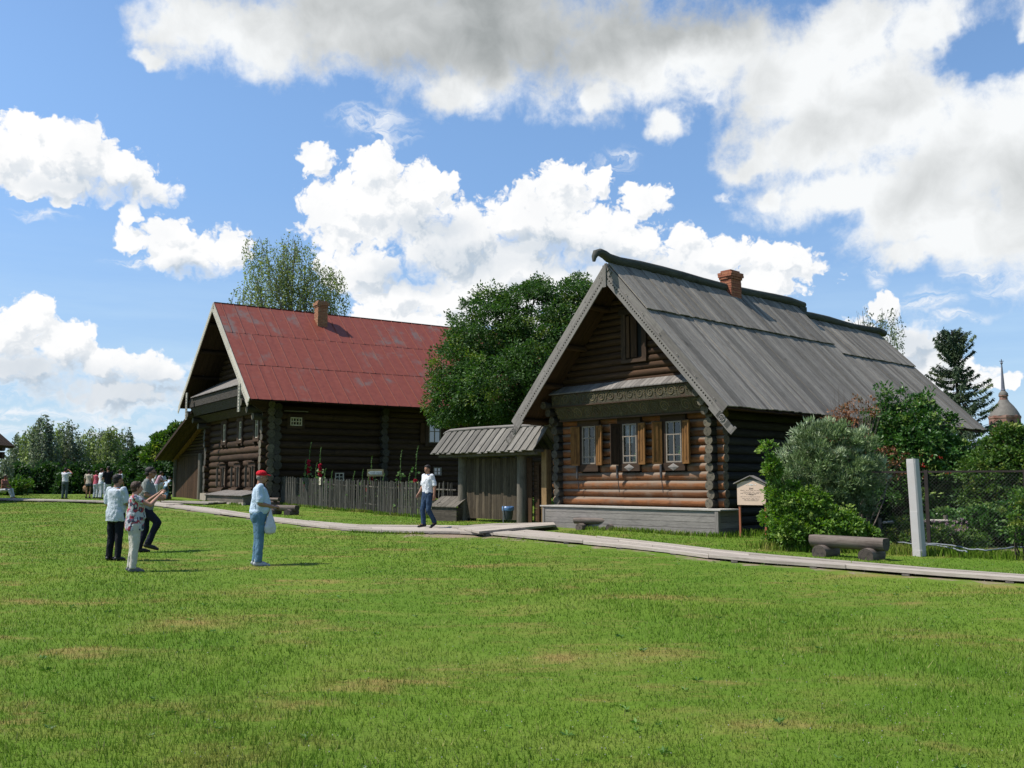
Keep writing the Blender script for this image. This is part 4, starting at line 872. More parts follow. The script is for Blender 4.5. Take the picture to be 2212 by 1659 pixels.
# litter bin
q=gat(1097,1133); T=empty('litter_bin',(q.x,q.y,q.z),aR_); tag(T,'small grey litter bin with a blue bag liner in front of the gate','bin')
mb=MB(); ms=[(.13,.15),(.15,.25),(.165,.42),(.17,.52)]; rows=[[(r*math.cos(a),r*math.sin(a),z) for a in [k*PI/8 for k in range(16)]] for r,z in ms]; mb.grid(rows,[(z,1) for r,z in ms],0,.5,True,True); mb.face([rows[0][k] for k in range(16)]); mb.build('bucket',plain('dark_bin_metal',(.055,.06,.06),.6),T)
mb=MB(); ms=[(.178,.43),(.19,.50),(.182,.56),(.15,.545)]; rows=[[(r*(1+.05*math.sin(a*5))*math.cos(a),r*(1+.05*math.sin(a*5))*math.sin(a),z+.012*math.sin(a*4)) for a in [k*PI/12 for k in range(24)]] for r,z in ms]; mb.grid(rows,[(z,1) for r,z in ms],0,.5,True,True); mb.build('bag_liner',plain('blue_plastic',(.10,.20,.38),.25,.2,spec=.6),T)
mb=MB(); mb.tube([(-.19,.0,-.1),(-.19,0,.58)],.014,6); mb.tube([(-.19,0,.35),(.0,.0,.33)],.01,6); mb.build('stand',plain('pale_metal',(.3,.3,.3),.5,metal=.3),T)
# ------------------------------------------------------------------ log benches
def bench(pa,pb,top,r,label,name='log_bench',rl=None,flat=True,group=None,mat=None,over=.12):
    d=pb-pa; d.z=0; L=d.length; ang=math.atan2(d.y,d.x); T=empty(name,(pa.x,pa.y,pa.z),ang); tag(T,label,'bench'); rl=rl or r*.95; dz=gz(pb.x,pb.y)-pa.z
    def Z(x): return dz*x/L
    mb=MB(); seg=18; pts=[(-over,top-r*.55+Z(0)),(L*.33,top-r*.55+Z(L*.33)),(L*.66,top-r*.55+Z(L*.66)),(L+over,top-r*.55+Z(L))]
    rows=[];U=[]; rr=.6
    for i,(x,z) in enumerate(pts):
        row=[]
        for k in range(seg):
            a=2*PI*k/seg; zz=r*math.sin(a); zz=min(zz,r*.55) if flat else zz; row.append(Vector((x,r*math.cos(a)*1.02,z+zz)))
        rows.append(row); U.append((x,2*PI*r))
    mb.grid(rows,U,0,rr,True,True)
    for row,fl_ in ((rows[0],True),(rows[-1],False)):
        rw_=row[::-1] if fl_ else row; mb.face(rw_,[(p.y,p.z-top+r*.55) for p in rw_],1,.4)
    mb.build('seat',[mat or W_bench,E_bench],T)
    for x in (L*.13,L*.87):
        mb=MB(); zc=Z(x)+rl*.55; mb.log((x,-.30,zc),(x,.30,zc),rl,16,0,1,.04,4); mb.build('leg',[mat or W_bench,E_bench],T)
    return T
bench(gat(1768,1200),gat(1903,1210),.42,.16,'large flat-topped log bench in front of the bushes at the right',rl=.15)
bench(gat(1250,1143),gat(1338,1145),.32,.11,'log bench on the grass in front of the plank-cased plinth',rl=.11)
bench(gat(586,1111),gat(636,1112.5),.36,.15,'log bench before the left part of the stick fence',rl=.14)
bench(gat(336,1078),gat(362,1079),.34,.13,'dark log bench beside the barn with people behind it',rl=.12)
q=gat(527,1089); q2=gat(600,1091.5); bench(q,q2,.34,.10,'low plank bench below the two-storey house',rl=.12,name='plank_bench')
# ------------------------------------------------------------------ concrete post, wire fence, cables
q=gat(1986,1201); T=empty('concrete_post',(q.x,q.y,q.z),rad(38)); tag(T,'whitewashed square concrete post standing before the wire fence','post')
mb=MB(); h=1.98; w=.105
prof=[(-w,-w+.03),(-w+.03,-w),(w-.03,-w),(w,-w+.03),(w,w-.03),(w-.03,w),(-w+.03,w),(-w,w-.03)]
rows=[];U=[]
for z,k,dx in ((-.2,1.0,0),(.12,1.02,0),(.13,1.0,0),(.9,.98,-.02),(.91,.97,-.02),(1.9,.95,-.05),(h,.93,-.05)): rows.append([(x*k+dx*.8+rng.uniform(-.003,.003),y*k+rng.uniform(-.003,.003)+dx*-.6,z) for x,y in prof]); U.append((z,.8))
mb.grid(rows,U,0,.5,False,True); mb.face(rows[-1]); mb.build('shaft',plain('whitewashed_concrete',(.60,.57,.56),.95,.12,5,.5,bscale=60,c2=(.50,.46,.44)),T)
a0=gat(1880,1186); a1=gat(2225,1206); dd=(a1-a0); dd.z=0; WL=dd.length; ang=math.atan2(dd.y,dd.x); off=Vector((-math.sin(ang),math.cos(ang),0))*.35; a0=a0+off
T=empty('wire_fence',(a0.x,a0.y,a0.z),ang); tag(T,'dark chain-link fence with a rusty top rail in front of the garden shrubs','fence')
M_rust=plain('rusty_dark_metal',(.035,.025,.022),.8,.3)
mb=MB(); mb.bx(0,WL+1.5,-.02,.02,1.66,1.70); mb.build('top_rail',M_rust,T)
def px_x(px):   # place along the fence seen at that picture column
    best=None
    for k in range(400):
        x=(WL+1)*k/400; p=a0+Vector((math.cos(ang),math.sin(ang),0))*x; e=abs(CX+F_*p.x/(p.y*math.cos(TH))-px)
        if best is None or e<best[0]: best=(e,x)
    return best[1]
for px in (1966,2001,2215): x=px_x(px); mb=MB(); mb.bx(x-.035,x+.035,-.03,.03,-.2,1.72); mb.build('fence_post',M_rust,T)
mb=MB(); st=.075; H=1.6; x=-H
while x<WL+1.4:
    for sg in (1,-1):
        xa,xb=(x,x+H) if sg>0 else (x+H,x); za,zb=.05,1.65
        if xb>xa: c0=max(xa,0); c1=min(xb,WL+1.4); z0=za+(c0-xa); z1=za+(c1-xa)
        else: c1=min(xa,WL+1.4); c0=max(xb,0); z0=za+(xa-c1); z1=za+(xa-c0); c0,c1=c1,c0
        if abs(c1-c0)>.05: mb.tube([(c0,0,z0),(c1,0.0,z1)],.0022,3,cap=False)
    x+=st
mb.build('mesh',plain('dull_wire',(.07,.07,.065),.6),T)
mb=MB(); M_cab=plain('grey_cable',(.22,.24,.27),.5)
def cable(pxs,dz,label):
    p=[gat(x,y,.02) for x,y in pxs]; pts=[]
    for i in range(len(p)-1):
        for k in range(6): pts.append(p[i].lerp(p[i+1],k/6)+Vector((0,0,dz+.03*math.sin(PI*k/6)*rng.random())))
    m_=MB(); m_.tube(pts,.016,6); o=m_.build('cable',M_cab); tag(o,label,'cable',None)
cable([(1915,1180),(1945,1184),(1985,1190),(2030,1192),(2075,1203),(2093,1207)],.12,'grey cable sagging from behind the bench past the concrete post, lower of the pair')
cable([(1912,1177),(1950,1182),(1990,1188),(2040,1191),(2095,1202),(2130,1205),(2165,1201),(2230,1196)],.14,'longer grey cable running past the concrete post to the right edge of the picture')
p0=at(1907,1129,21.5); p1=at(2047,1125,21.0); mb=MB(); mb.tube([p0,p0.lerp(p1,.5)+Vector((0,0,.03)),p1],.03,7); o=mb.build('pole',W_white); tag(o,'pale wooden pole lying across behind the wire fence','pole')
mb=MB(); mb.tube([Vector((p1.x,p1.y+.05,gz(p1.x,p1.y)-.1)),Vector((p1.x-.02,p1.y+.05,p1.z+.12))],.05,7); o=mb.build('stake',W_post); tag(o,'short stake holding the right end of the pale pole','stake')
mb=MB(); p1=p0+Vector((-.05,.05,0)); mb.tube([Vector((p1.x,p1.y,gz(p1.x,p1.y)-.1)),Vector((p1.x,p1.y,p1.z+.1))],.05,7); o=mb.build('stake',W_post); tag(o,'short stake holding the left end of the pale pole','stake')
# ------------------------------------------------------------------ neighbouring roof at the left edge, church tower far right
T0=at(-30,1075,50); T=empty('timber_house',(T0.x,T0.y,gz(T0.x,T0.y)),0); tag(T,'dark timber house of which only a roof corner shows at the left edge','house')
mb=MB(); e=at(28,969,50)-T.location; d=Vector((-6.0,0,4.9)); mb.box(e,d,(0,-7,0),(0.1,0,.13)); mb.box(e+Vector((-12,0,0)),Vector((6.0,0,4.9)),(0,-7,0),(-.1,0,.13)); mb.build('roof',W_dark,T)
mb=MB(); z=.1
while z<e.z-.2: mb.log((e.x-10.5,-.9,z),(e.x-.58,-.9,z),.17,8,0,1); mb.log((e.x-.95,-6,z+.15),(e.x-.95,-.6,z+.15),.17,8,0,1); z+=.3
mb.bx(e.x-1.2,e.x-.2,-.7,-.4,e.z-.55,e.z-.2,0); mb.build('wall',[W_dark,E_dark],T)
mb=MB(); z=e.z
while z<e.z+4.4: hw=6-(z-e.z)/.816; mb.log((e.x-6-hw,-.9,z),(e.x-6+hw,-.9,z),.17,8,0,1); z+=.3
mb.build('gable_wall',[W_dark,E_dark],T)
CY_=150.; c=at(2170,900,CY_); T=empty('church_tower',(c.x,c.y,gz(c.x,c.y))); tag(T,'distant brick church bell tower with a grey dome and thin spire','tower')
def zz(py): return at(2170,py,CY_).z-T.location.z
s_=CY_/F_; M_cb=plain('far_brick',(.26,.11,.08),.9,.25,1.2,c2=(.32,.20,.16)); M_cd=plain('grey_dome',(.16,.145,.125),.7,.2,2); M_sp=plain('lead_spire',(.15,.15,.19),.5)
def lathe(prof,seg,mat,name,par,rot=0):
    mb=MB(); rows=[[(r*math.cos(rot+2*PI*k/seg),r*math.sin(rot+2*PI*k/seg),z) for k in range(seg)] for r,z in prof]; mb.grid(rows,[(z,2*PI*prof[0][0]) for r,z in prof],0,.5,seg>8,True); mb.face(rows[-1]); return mb.build(name,mat,par)
R0=31*s_
tw=lathe([(R0,0),(R0,zz(905)),(R0*1.04,zz(904)),(R0*1.04,zz(899)),(R0*.98,zz(898))],8,M_cb,'drum',T,PI/8)
for k in range(8):
    a=2*PI*k/8-PI/2*0; mb=MB(); cx2,cy2=R0*.93*math.cos(a),R0*.93*math.sin(a); tx,ty=-math.sin(a),math.cos(a)
    w=R0*.17; pts=[(-w,zz(930)),(w,zz(930)),(w,zz(915)),(w*.7,zz(911)),(0,zz(909)),(-w*.7,zz(911)),(-w,zz(915))]; mb.face([(cx2+tx*u+math.cos(a)*.06,cy2+ty*u+math.sin(a)*.06,z) for u,z in pts],None); mb.build('arch_opening',M_dark,tw)  # flat dark faces, inner shade of the arches put into the colour
lathe([(R0*.99,zz(899)),(R0*.92,zz(893)),(R0*.78,zz(885)),(R0*.58,zz(876)),(R0*.38,zz(869)),(R0*.29,zz(864))],16,M_cd,'dome',T)
lathe([(R0*.28,zz(866)),(R0*.27,zz(857)),(R0*.33,zz(856)),(R0*.33,zz(854))],8,M_cb,'lantern',T)
lathe([(R0*.30,zz(854)),(R0*.30,zz(850)),(R0*.17,zz(845)),(R0*.12,zz(843))],12,M_cd,'lantern_dome',T)
lathe([(R0*.17,zz(843)),(R0*.13,zz(840)),(R0*.04,zz(786)),(R0*.03,zz(784))],8,M_sp,'spire',T)
mb=MB(); mb.bx(-.05,.05,-.05,.05,zz(785),zz(776)); mb.bx(-.32,.32,-.045,.045,zz(781),zz(779.6)); mb.ell((0,0,zz(784.5)),.2,.2,.22,8,6); mb.build('cross',M_sp,T)
# ------------------------------------------------------------------ people
def skinmat(name,c): return plain(name,c,.55,.06,12,.03,.35)
S1=skinmat('skin',(.46,.24,.16)); S2=skinmat('tanned_skin',(.36,.18,.11)); S3=skinmat('reddish_skin',(.44,.17,.11))
H_dark=plain('dark_hair',(.018,.013,.011),.6,.3,60,.5); H_brown=plain('brown_hair',(.055,.025,.013),.6,.3,60,.5); H_grey=plain('grey_hair',(.22,.19,.17),.7,.2,60,.4)
def cloth(name,c,pat=None,rough=.85):
    c=sc_(c); pat=[sc_(q_) for q_ in pat] if pat else None; m,t,b,_=newmat(name); o=t.n.new('ShaderNodeTexCoord').outputs['Object']; n=t.noise(o,6,4,.6); col=t.mix(t.mr(n,.3,.7),c3(t,c,.88),c3(t,c,1.1))
    if pat:
        v=t.voro(o,17,out='Color'); sx=t.n.new('ShaderNodeSeparateXYZ'); t.l.new(v,sx.inputs[0]); v2=t.voro(t.mapp(o,(30,30,14)),1,out='Color'); s2=t.n.new('ShaderNodeSeparateXYZ'); t.l.new(v2,s2.inputs[0])
        col=t.mix(t.mr(sx.outputs[0],.5,.52),col,(*pat[0],1)); col=t.mix(t.mr(sx.outputs[1],.66,.68),col,(*pat[1],1)); col=t.mix(t.mr(s2.outputs[0],.62,.64),col,(*pat[2],1))
    t.set(b.inputs['Base Color'],col); b.inputs['Roughness'].default_value=rough; b.inputs['Specular IOR Level'].default_value=.2
    bp=t.n.new('ShaderNodeBump'); bp.inputs['Strength'].default_value=.8; bp.inputs['Distance'].default_value=.035; t.set(bp.inputs['Height'],t.noise(t.mapp(o,(10,10,6)),1,4,.6,2.0)); t.l.new(bp.outputs[0],b.inputs['Normal']); return m
def cone(mb,a,b,ra,rb,seg=14,round_=True,sx=1.0):
    a,b=Vector(a),Vector(b); d=(b-a); L=max(d.length,1e-4); dn=d/L; up=Vector((0,1,0)) if abs(dn.y)<.9 else Vector((1,0,0)); X=dn.cross(up).normalized(); Y=X.cross(dn)
    prof=[]
    if round_: prof+=[(-math.cos(t)*ra,math.sin(t)*ra) for t in (.12,.5,1.0)]
    prof+=[(0,ra),(L*.5,(ra+rb)/2),(L,rb)]
    if round_: prof+=[(L+math.sin(t)*rb,math.cos(t)*rb) for t in (.55,1.05,1.45)]
    rows=[[a+dn*h+X*math.cos(2*PI*k/seg)*r*sx+Y*math.sin(2*PI*k/seg)*r for k in range(seg)] for h,r in prof]
    mb.grid(rows,[(0,1)]*len(rows),0,.5,True,True); mb.face(rows[0][::-1]); mb.face(rows[-1])
def rings(mb,R_,seg=20,tw=None):
    """stack of ellipses (cx,cy,cz,rx,ry); tw = function turning a point"""
    rows=[]
    for (cx,cy,cz,rx,ry) in R_:
        row=[]
        for k in range(seg):
            a=2*PI*k/seg; ca,sa=math.cos(a),math.sin(a); q=Vector((cx+rx*math.copysign(abs(ca)**.85,ca),cy+ry*math.copysign(abs(sa)**.85,sa),cz)); row.append(tw(q) if tw else q)
        rows.append(row)
    mb.grid(rows,[(0,1)]*len(rows),0,.5,True,True); mb.face(rows[0][::-1]); mb.face(rows[-1])
def solid(mb,name,mat,parent,vox,smooth=3,fold=0,fscale=(9,9,4),seed=0):
    """fuse the shapes into one skin (voxel remesh, relax) and keep the result as plain mesh"""
    tmp=mb.build('tmp',mat); md=tmp.modifiers.new('r','REMESH'); md.mode='VOXEL'; md.voxel_size=vox; md.use_smooth_shade=True
    if smooth: sm=tmp.modifiers.new('s','SMOOTH'); sm.factor=.5; sm.iterations=smooth
    bpy.context.view_layer.update(); dg=bpy.context.evaluated_depsgraph_get(); me=bpy.data.meshes.new_from_object(tmp.evaluated_get(dg)); me.name=name; old=tmp.data; bpy.data.objects.remove(tmp); bpy.data.meshes.remove(old)
    me.materials.clear(); me.materials.append(mat)
    if fold:
        so=Vector((seed*3.1,seed*1.7,0))
        for v in me.vertices:
            p=v.co; q=Vector((p.x*fscale[0],p.y*fscale[1],p.z*fscale[2]))+so
            f=mnoise.noise(q)+.5*mnoise.noise(q*2.1); v.co=p+v.normal*fold*f
    me.polygons.foreach_set('use_smooth',[True]*len(me.polygons)); me.update()
    o=bpy.data.objects.new(name,me); COL.objects.link(o)
    if parent: o.parent=parent
    return o
def hand(mb,w,d,up,k,side,curl=.5,spread=0):
    """palm, four unequal bent fingers and a thumb; w wrist, d direction of the hand, up = back of the hand"""
    d=Vector(d).normalized(); up=(Vector(up)-d*Vector(up).dot(d)).normalized(); s=d.cross(up)*side
    for j in (-1,0,1): cone(mb,w+s*j*.024*k,w+d*.085*k+s*j*.026*k,.017*k,.015*k,8)
    for j,(o_,L) in enumerate(((.033,.068),(.011,.076),(-.011,.071),(-.033,.055))):
        b=w+d*.085*k+s*o_*k; c1=(d*math.cos(curl*.7)-up*math.sin(curl*.7)); c2=(d*math.cos(curl*1.7)-up*math.sin(curl*1.7)); c3_=(d*math.cos(curl*2.5)-up*math.sin(curl*2.5))
        e1=b+c1*L*.45*k; e2=e1+c2*L*.32*k; e3=e2+c3_*L*.23*k; cone(mb,b,e1,.0100*k,.0092*k,7); cone(mb,e1,e2,.0092*k,.0085*k,7); cone(mb,e2,e3,.0085*k,.007*k,7)
    b=w+d*.028*k+s*.03*k; e1=b+(d*.6+s*.75-up*.15*curl).normalized()*.042*k; e2=e1+(d*.85+s*.25-up*.5*curl).normalized()*.032*k; cone(mb,b,e1,.0135*k,.011*k,7); cone(mb,e1,e2,.011*k,.008*k,7)
def person(loc,face,H,label,J,skin,hair,top,bottom,shoes,vox=.012,sleeve=.75,female=False,belly=0.0,shirt_long=.0,shorts=False,sleeveless=False,cap=None,glasses=False,hairlong=False,wide=1.0,group=None,headyaw=0,headpitch=0,collar=True,near=True,lift=None,longsleeve=False):
    """J: joints in body heights-free metres for a 1.75 m figure; forward = +y, its right = +x"""
    k=H/1.75; D=dict(hip=.93,chest=1.30,neck=1.48,lean=0.0, hl=(-.095,0,.92),hr=(.095,0,.92),kl=(-.105,.02,.50),kr=(.105,.02,.50),al=(-.11,-.02,.09),ar=(.11,-.02,.09),tl=None,tr=None,
        sl=(-.185,-.01,1.43),sr=(.185,-.01,1.43),el=(-.25,-.03,1.15),er=(.25,-.03,1.15),wl=(-.26,.06,.90),wr=(.26,.06,.90),dl=None,dr=None,ul=None,ur=None,cl=.45,cr=.45); D.update(J)
    g={n:Vector(v) if isinstance(v,tuple) else v for n,v in D.items()}
    lean=g['lean']
    def tw(q):    # bend the trunk forward above the hips
        z=q.z-.95*1.0
        return Vector((q.x,q.y+max(z,0)*lean,q.z-max(z,0)*abs(lean)*lean*.5*(1 if lean>0 else -1)))
    root_rot=-face; T=None
    W_=wide
    trunk=[(0,0,.86,.155*W_,.105),(0,-.005,.94,.165*W_,.115+belly*.3),(0,.005+belly*.3,1.04,.150*W_,.105+belly),(0,.01+belly*.3,1.14,.150*W_,.105+belly*.9),(0,.01,1.26,.165,.115+belly*.3),(0,.0,1.36,.175,.115),(0,-.01,1.43,.165,.095),(0,-.015,1.475,.10,.07)]
    if female: trunk=[(0,-.01,.84,.165*W_,.125),(0,-.01,.93,.170*W_,.13+belly*.3),(0,.01+belly*.3,1.05,.140*W_,.105+belly),(0,.015,1.16,.138*W_,.10+belly*.8),(0,.03,1.28,.15*W_,.125+belly*.3),(0,.0,1.38,.155,.10),(0,-.01,1.43,.145,.085),(0,-.015,1.47,.085,.06)]
    mb=MB(); shr=.90
    rings(mb,[(a,b,c,r1*shr,r2*shr) for a,b,c,r1,r2 in trunk],20,tw)
    nk=tw(Vector((0,-.015,1.47))); hc=tw(Vector((0,.02,1.635)))+Vector((0,headpitch*.02,0)); 
    cone(mb,nk-Vector((0,0,.03)),hc-Vector((0,.02,.06)),.062,.054,14)
    HR_=Matrix.Rotation(-headyaw,3,'Z')@Matrix.Rotation(-headpitch,3,'X')
    def hp(x,y,z): return hc+HR_@Vector((x,y,z))
    def hell(m_,x,y,z,rx,ry,rz,seg=14,rg=10):
        rows=[]
        for i in range(rg+1):
            t_=min(max(PI*i/rg,.02),PI-.02); rows.append([hp(x+rx*math.sin(t_)*math.cos(2*PI*q/seg),y+ry*math.sin(t_)*math.sin(2*PI*q/seg),z-rz*math.cos(t_)) for q in range(seg)])
        m_.grid(rows,[(0,1)]*len(rows),0,.5,True,True)
    hell(mb,0,-.012,.025,.075,.094,.092); hell(mb,0,.028,-.04,.058,.062,.072); hell(mb,0,.05,-.088,.03,.03,.026)
    cone(mb,hp(0,.085,.012),hp(0,.108,-.028),.009,.014,8); hell(mb,0,.086,-.052,.024,.012,.008,8,6); hell(mb,0,.086,-.066,.02,.011,.007,8,6)
    for s_ in (-1,1): hell(mb,s_*.077,-.005,-.012,.011,.020,.032,8,6); hell(mb,s_*.03,.075,.028,.020,.014,.008,8,6)
    for s_,a,b_,c in ((-1,'sl','el','wl'),(1,'sr','er','wr')):
        A,B_,C_=tw(g[a]),g[b_],g[c]; cone(mb,A,B_,.052,.040); cone(mb,B_,B_.lerp(C_,.35),.040,.041); cone(mb,B_.lerp(C_,.35),C_,.040,.026)
        d=g['dl' if s_<0 else 'dr'] or (C_-B_); up=g['ul' if s_<0 else 'ur'] or Vector((s_,0.1,0)); hand(mb,C_,d,up,1.0,s_ if s_>0 else -1,g['cl' if s_<0 else 'cr'])
    for a,b_,c in (('hl','kl','al'),('hr','kr','ar')):
        A,B_,C_=g[a],g[b_],g[c]; cone(mb,A,B_,.078,.052); cone(mb,B_,B_.lerp(C_,.35),.053,.053); cone(mb,B_.lerp(C_,.35),C_,.053,.036); t_=g['tl' if c=='al' else 'tr'] or Vector((0,1,-.12)); cone(mb,C_+Vector((0,-.02,-.03)),C_+t_.normalized()*.16+Vector((0,0,-.035)),.036,.028,10)
    body=solid(mb,'person',skin,None,min(vox,.0085) if near else vox,2)
    body.location=loc; body.rotation_euler=(0,0,root_rot); body.scale=(k,k,k); tag(body,label,'person',group)
    if lift: body.location.z+=lift
    # legs of cloth
    mb=MB(); e=.018
    rings(mb,[(0,-.005,.76,.128*W_+e*.5,.092+e*.5),(0,-.005,.82,.148*W_+e*.8,.108+e*.8+belly*.15),(0,-.005,.88,(.165 if female else .155)*W_+e,(.125 if female else .112)+e+belly*.3),(0,0,.95,.158*W_+e,.112+e+belly*.5),(0,.004+belly*.2,1.0,.15*W_+e,.108+e+belly*.6)],20)
    for a,b_,c in (('hl','kl','al'),('hr','kr','ar')):
        A,B_,C_=g[a],g[b_],g[c]; f=1.1 if female else 1
        cone(mb,A+Vector((0,0,-.02)),B_,.100*f*(.3+.7*W_),.076); 
        if shorts: pass
        else: cone(mb,B_,C_+(B_-C_).normalized()*-.02,.076,.067,14,False)
    if shorts:
        mb=MB(); rings(mb,[(0,-.005,.78,.165*W_+e,.125+e),(0,-.005,.88,.165*W_+e,.125+e),(0,0,.95,.15*W_+e,.112+e),(0,0,1.0,.14*W_+e,.105+e)],20)
        for a,b_ in (('hl','kl'),('hr','kr')): cone(mb,g[a],g[a].lerp(g[b_],.45),.098,.092,14,False)
    solid(mb,'trousers' if not shorts else 'shorts',bottom,body,vox,2,.011 if near else .005,(9,9,6),seed=H)
    # shirt
    mb=MB(); e=.022; zb=.90-shirt_long
    R_=[(0,-.004,zb,.160*W_+e,.118+e+belly*.5),(0,.0,1.0,.155*W_+e,.112+e+belly*.8)]+[(a,b,c,r1+e,r2+e) for a,b,c,r1,r2 in trunk[2:-1]]+[(0,-.015,1.465,.095,.075)]
    if not shirt_long: R_[0]=(0,0,.955,.150*W_+e,.108+e+belly*.6)
    rings(mb,R_,22,tw)
    if not sleeveless:
        for a,b_,c in (('sl','el','wl'),('sr','er','wr')):
            A,B_,C_=tw(g[a]),g[b_],g[c]; cone(mb,A-(B_-A).normalized()*.01,A.lerp(B_,.4),.075,.068); 
            if longsleeve: cone(mb,A.lerp(B_,.3),B_,.066,.056); cone(mb,B_,B_.lerp(C_,.95),.056,.046,14,False)
            else: cone(mb,A.lerp(B_,.3),A.lerp(B_,sleeve),.069,.066,14,False)
    if collar: cone(mb,nk-Vector((0,.0,.035)),nk+Vector((0,.0,.028)),.078,.068,16,False)
    solid(mb,'shirt',top,body,vox,2,.018 if near else .008,(9,9,6),seed=H*2)
    for c,t_ in (('al','tl'),('ar','tr')):
        mb=MB(); C_=g[c]; tt_=(g[t_] or Vector((0,1,-.10))).normalized(); cone(mb,C_+Vector((0,-.045,-.045)),C_+tt_*.13+Vector((0,0,-.048)),.045,.042,12); cone(mb,C_+tt_*.10+Vector((0,0,-.05)),C_+tt_*.20+Vector((0,0,-.056)),.042,.030,12); cone(mb,C_+Vector((0,-.02,.015)),C_+Vector((0,-.01,-.03)),.05,.047,12); solid(mb,'shoe',shoes,body,vox,2)
    # hair
    mb=MB(); 
    if not cap: hell(mb,0,-.028,.048,.083,.094,.086); hell(mb,0,-.055,-.005,.076,.062,.070); hell(mb,0,.022,.097,.062,.045,.028)
    else: hell(mb,0,-.045,-.01,.078,.058,.055)
    if hairlong: hell(mb,0,-.075,-.07,.075,.05,.12)
    if female and not hairlong: hell(mb,.0,-.03,.03,.094,.098,.10); hell(mb,0,-.05,-.03,.085,.06,.07)
    solid(mb,'hair',hair,body,.008 if near else vox,2,.004,(30,30,30))
    if cap:
        mb=MB(); hell(mb,0,-.012,.058,.088,.104,.070); cone(mb,hp(-.02,.08,.052),hp(-.02,.165,.036),.010,.008,8); cone(mb,hp(.02,.08,.052),hp(.02,.165,.036),.010,.008,8)
        for xx in (-.052,-.035,0,.035,.052): cone(mb,hp(xx,.06,.056),hp(xx*.75,.158-abs(xx)*.35,.036),.011,.008,8)
        solid(mb,'cap',cap,body,.008,2)
    if near:
        for s_ in (-1,1): mb=MB(); hell(mb,s_*.030,.080,.006,.013,.008,.007,8,6); mb.build('eye',M_ink,body)
    if glasses:
        mb=MB()
        for s_ in (-1,1): hell(mb,s_*.033,.094,.004,.027,.006,.018,10,6); mb.tube([hp(s_*.058,.088,.008),hp(s_*.082,.0,.008)],.004,5)
        mb.tube([hp(-.01,.099,.008),hp(.01,.099,.008)],.004,5); mb.build('glasses',plain('dark_lens',(.012,.012,.014),.1,spec=.8),body)
    return body
def wp(body,v): return body.matrix_basis@Vector(v)
C_ltblue=cloth('pale_blue_shirt',(.55,.67,.80)); C_denim=cloth('faded_denim',(.115,.22,.32)); C_navyjean=cloth('dark_denim',(.030,.060,.115)); C_white=cloth('white_shirt',(.78,.79,.82)); C_pgrey=cloth('pale_grey_shirt',(.58,.63,.68)); C_black=cloth('black_cloth',(.010,.011,.016)); C_navy=cloth('navy_trousers',(.012,.013,.028)); C_cream=cloth('cream_trousers',(.60,.56,.49)); C_grey=cloth('grey_polo',(.25,.26,.24)); C_floral=cloth('floral_blouse',(.07,.075,.12),((.52,.52,.54),(.40,.06,.09),(.50,.50,.54)))
C_red=cloth('red_cap_cloth',(.62,.012,.025)); C_pink=cloth('pink_top',(.60,.12,.17)); C_beige=cloth('beige_top',(.58,.50,.40)); C_pinkgrey=cloth('faded_pink_shirt',(.50,.30,.36)); C_grn=cloth('grey_green_trousers',(.085,.115,.12)); C_wht2=cloth('white_trousers',(.62,.64,.70)); C_shorts=cloth('dark_shorts',(.05,.07,.08)); M_shoe=plain('dark_shoe',(.02,.018,.018),.5); M_shoew=plain('pale_trainer',(.42,.44,.46),.7); M_shoeb=plain('grey_shoe',(.13,.13,.14),.7); M_cam=plain('camera_body',(.02,.02,.024),.4)
def fa(dx,dy): return math.atan2(dx,dy)      # facing angle towards a world direction
# man in the red cap
p=gat(556,1222); capman=person(p,fa(.95,.30),1.74,'man in a red cap, pale blue shirt and faded jeans holding a white bag',dict(lean=.02,el=(-.235,.02,1.16),wl=(-.11,.26,1.09),er=(.245,.0,1.14),wr=(.09,.26,1.08),dl=(.7,.6,.1),dr=(-.6,.75,.05),ul=(0,.2,1),ur=(0,.2,1),cl=.9,cr=.9,al=(-.12,-.03,.09),ar=(.12,.0,.09),kl=(-.115,0,.50),kr=(.115,.03,.50)),S2,H_grey,C_ltblue,C_denim,M_shoew,.011,.95,belly=.06,wide=1.22,cap=C_red,headpitch=.06)
mb=MB(); hnd=capman.matrix_basis@Vector((0.0,.33,1.06)); 
rings(mb,[(0,0,-.50,.05,.03),(0,0,-.47,.11,.06),(0,0,-.35,.125,.075),(0,0,-.22,.09,.055),(0,0,-.08,.035,.02),(0,0,0.02,.012,.01)],16)
bag=solid(mb,'carrier_bag',plain('white_plastic_bag',(.62,.60,.64),.35,.1,spec=.5),None,.009,3,.010,(14,14,10)); bag.location=capman.matrix_basis@Vector((.13,.20,1.03)); bag.rotation_euler=(0,0,.5); bag.scale=(.9,.9,.9); tag(bag,'white plastic carrier bag hanging from the hands of the man in the red cap','bag')
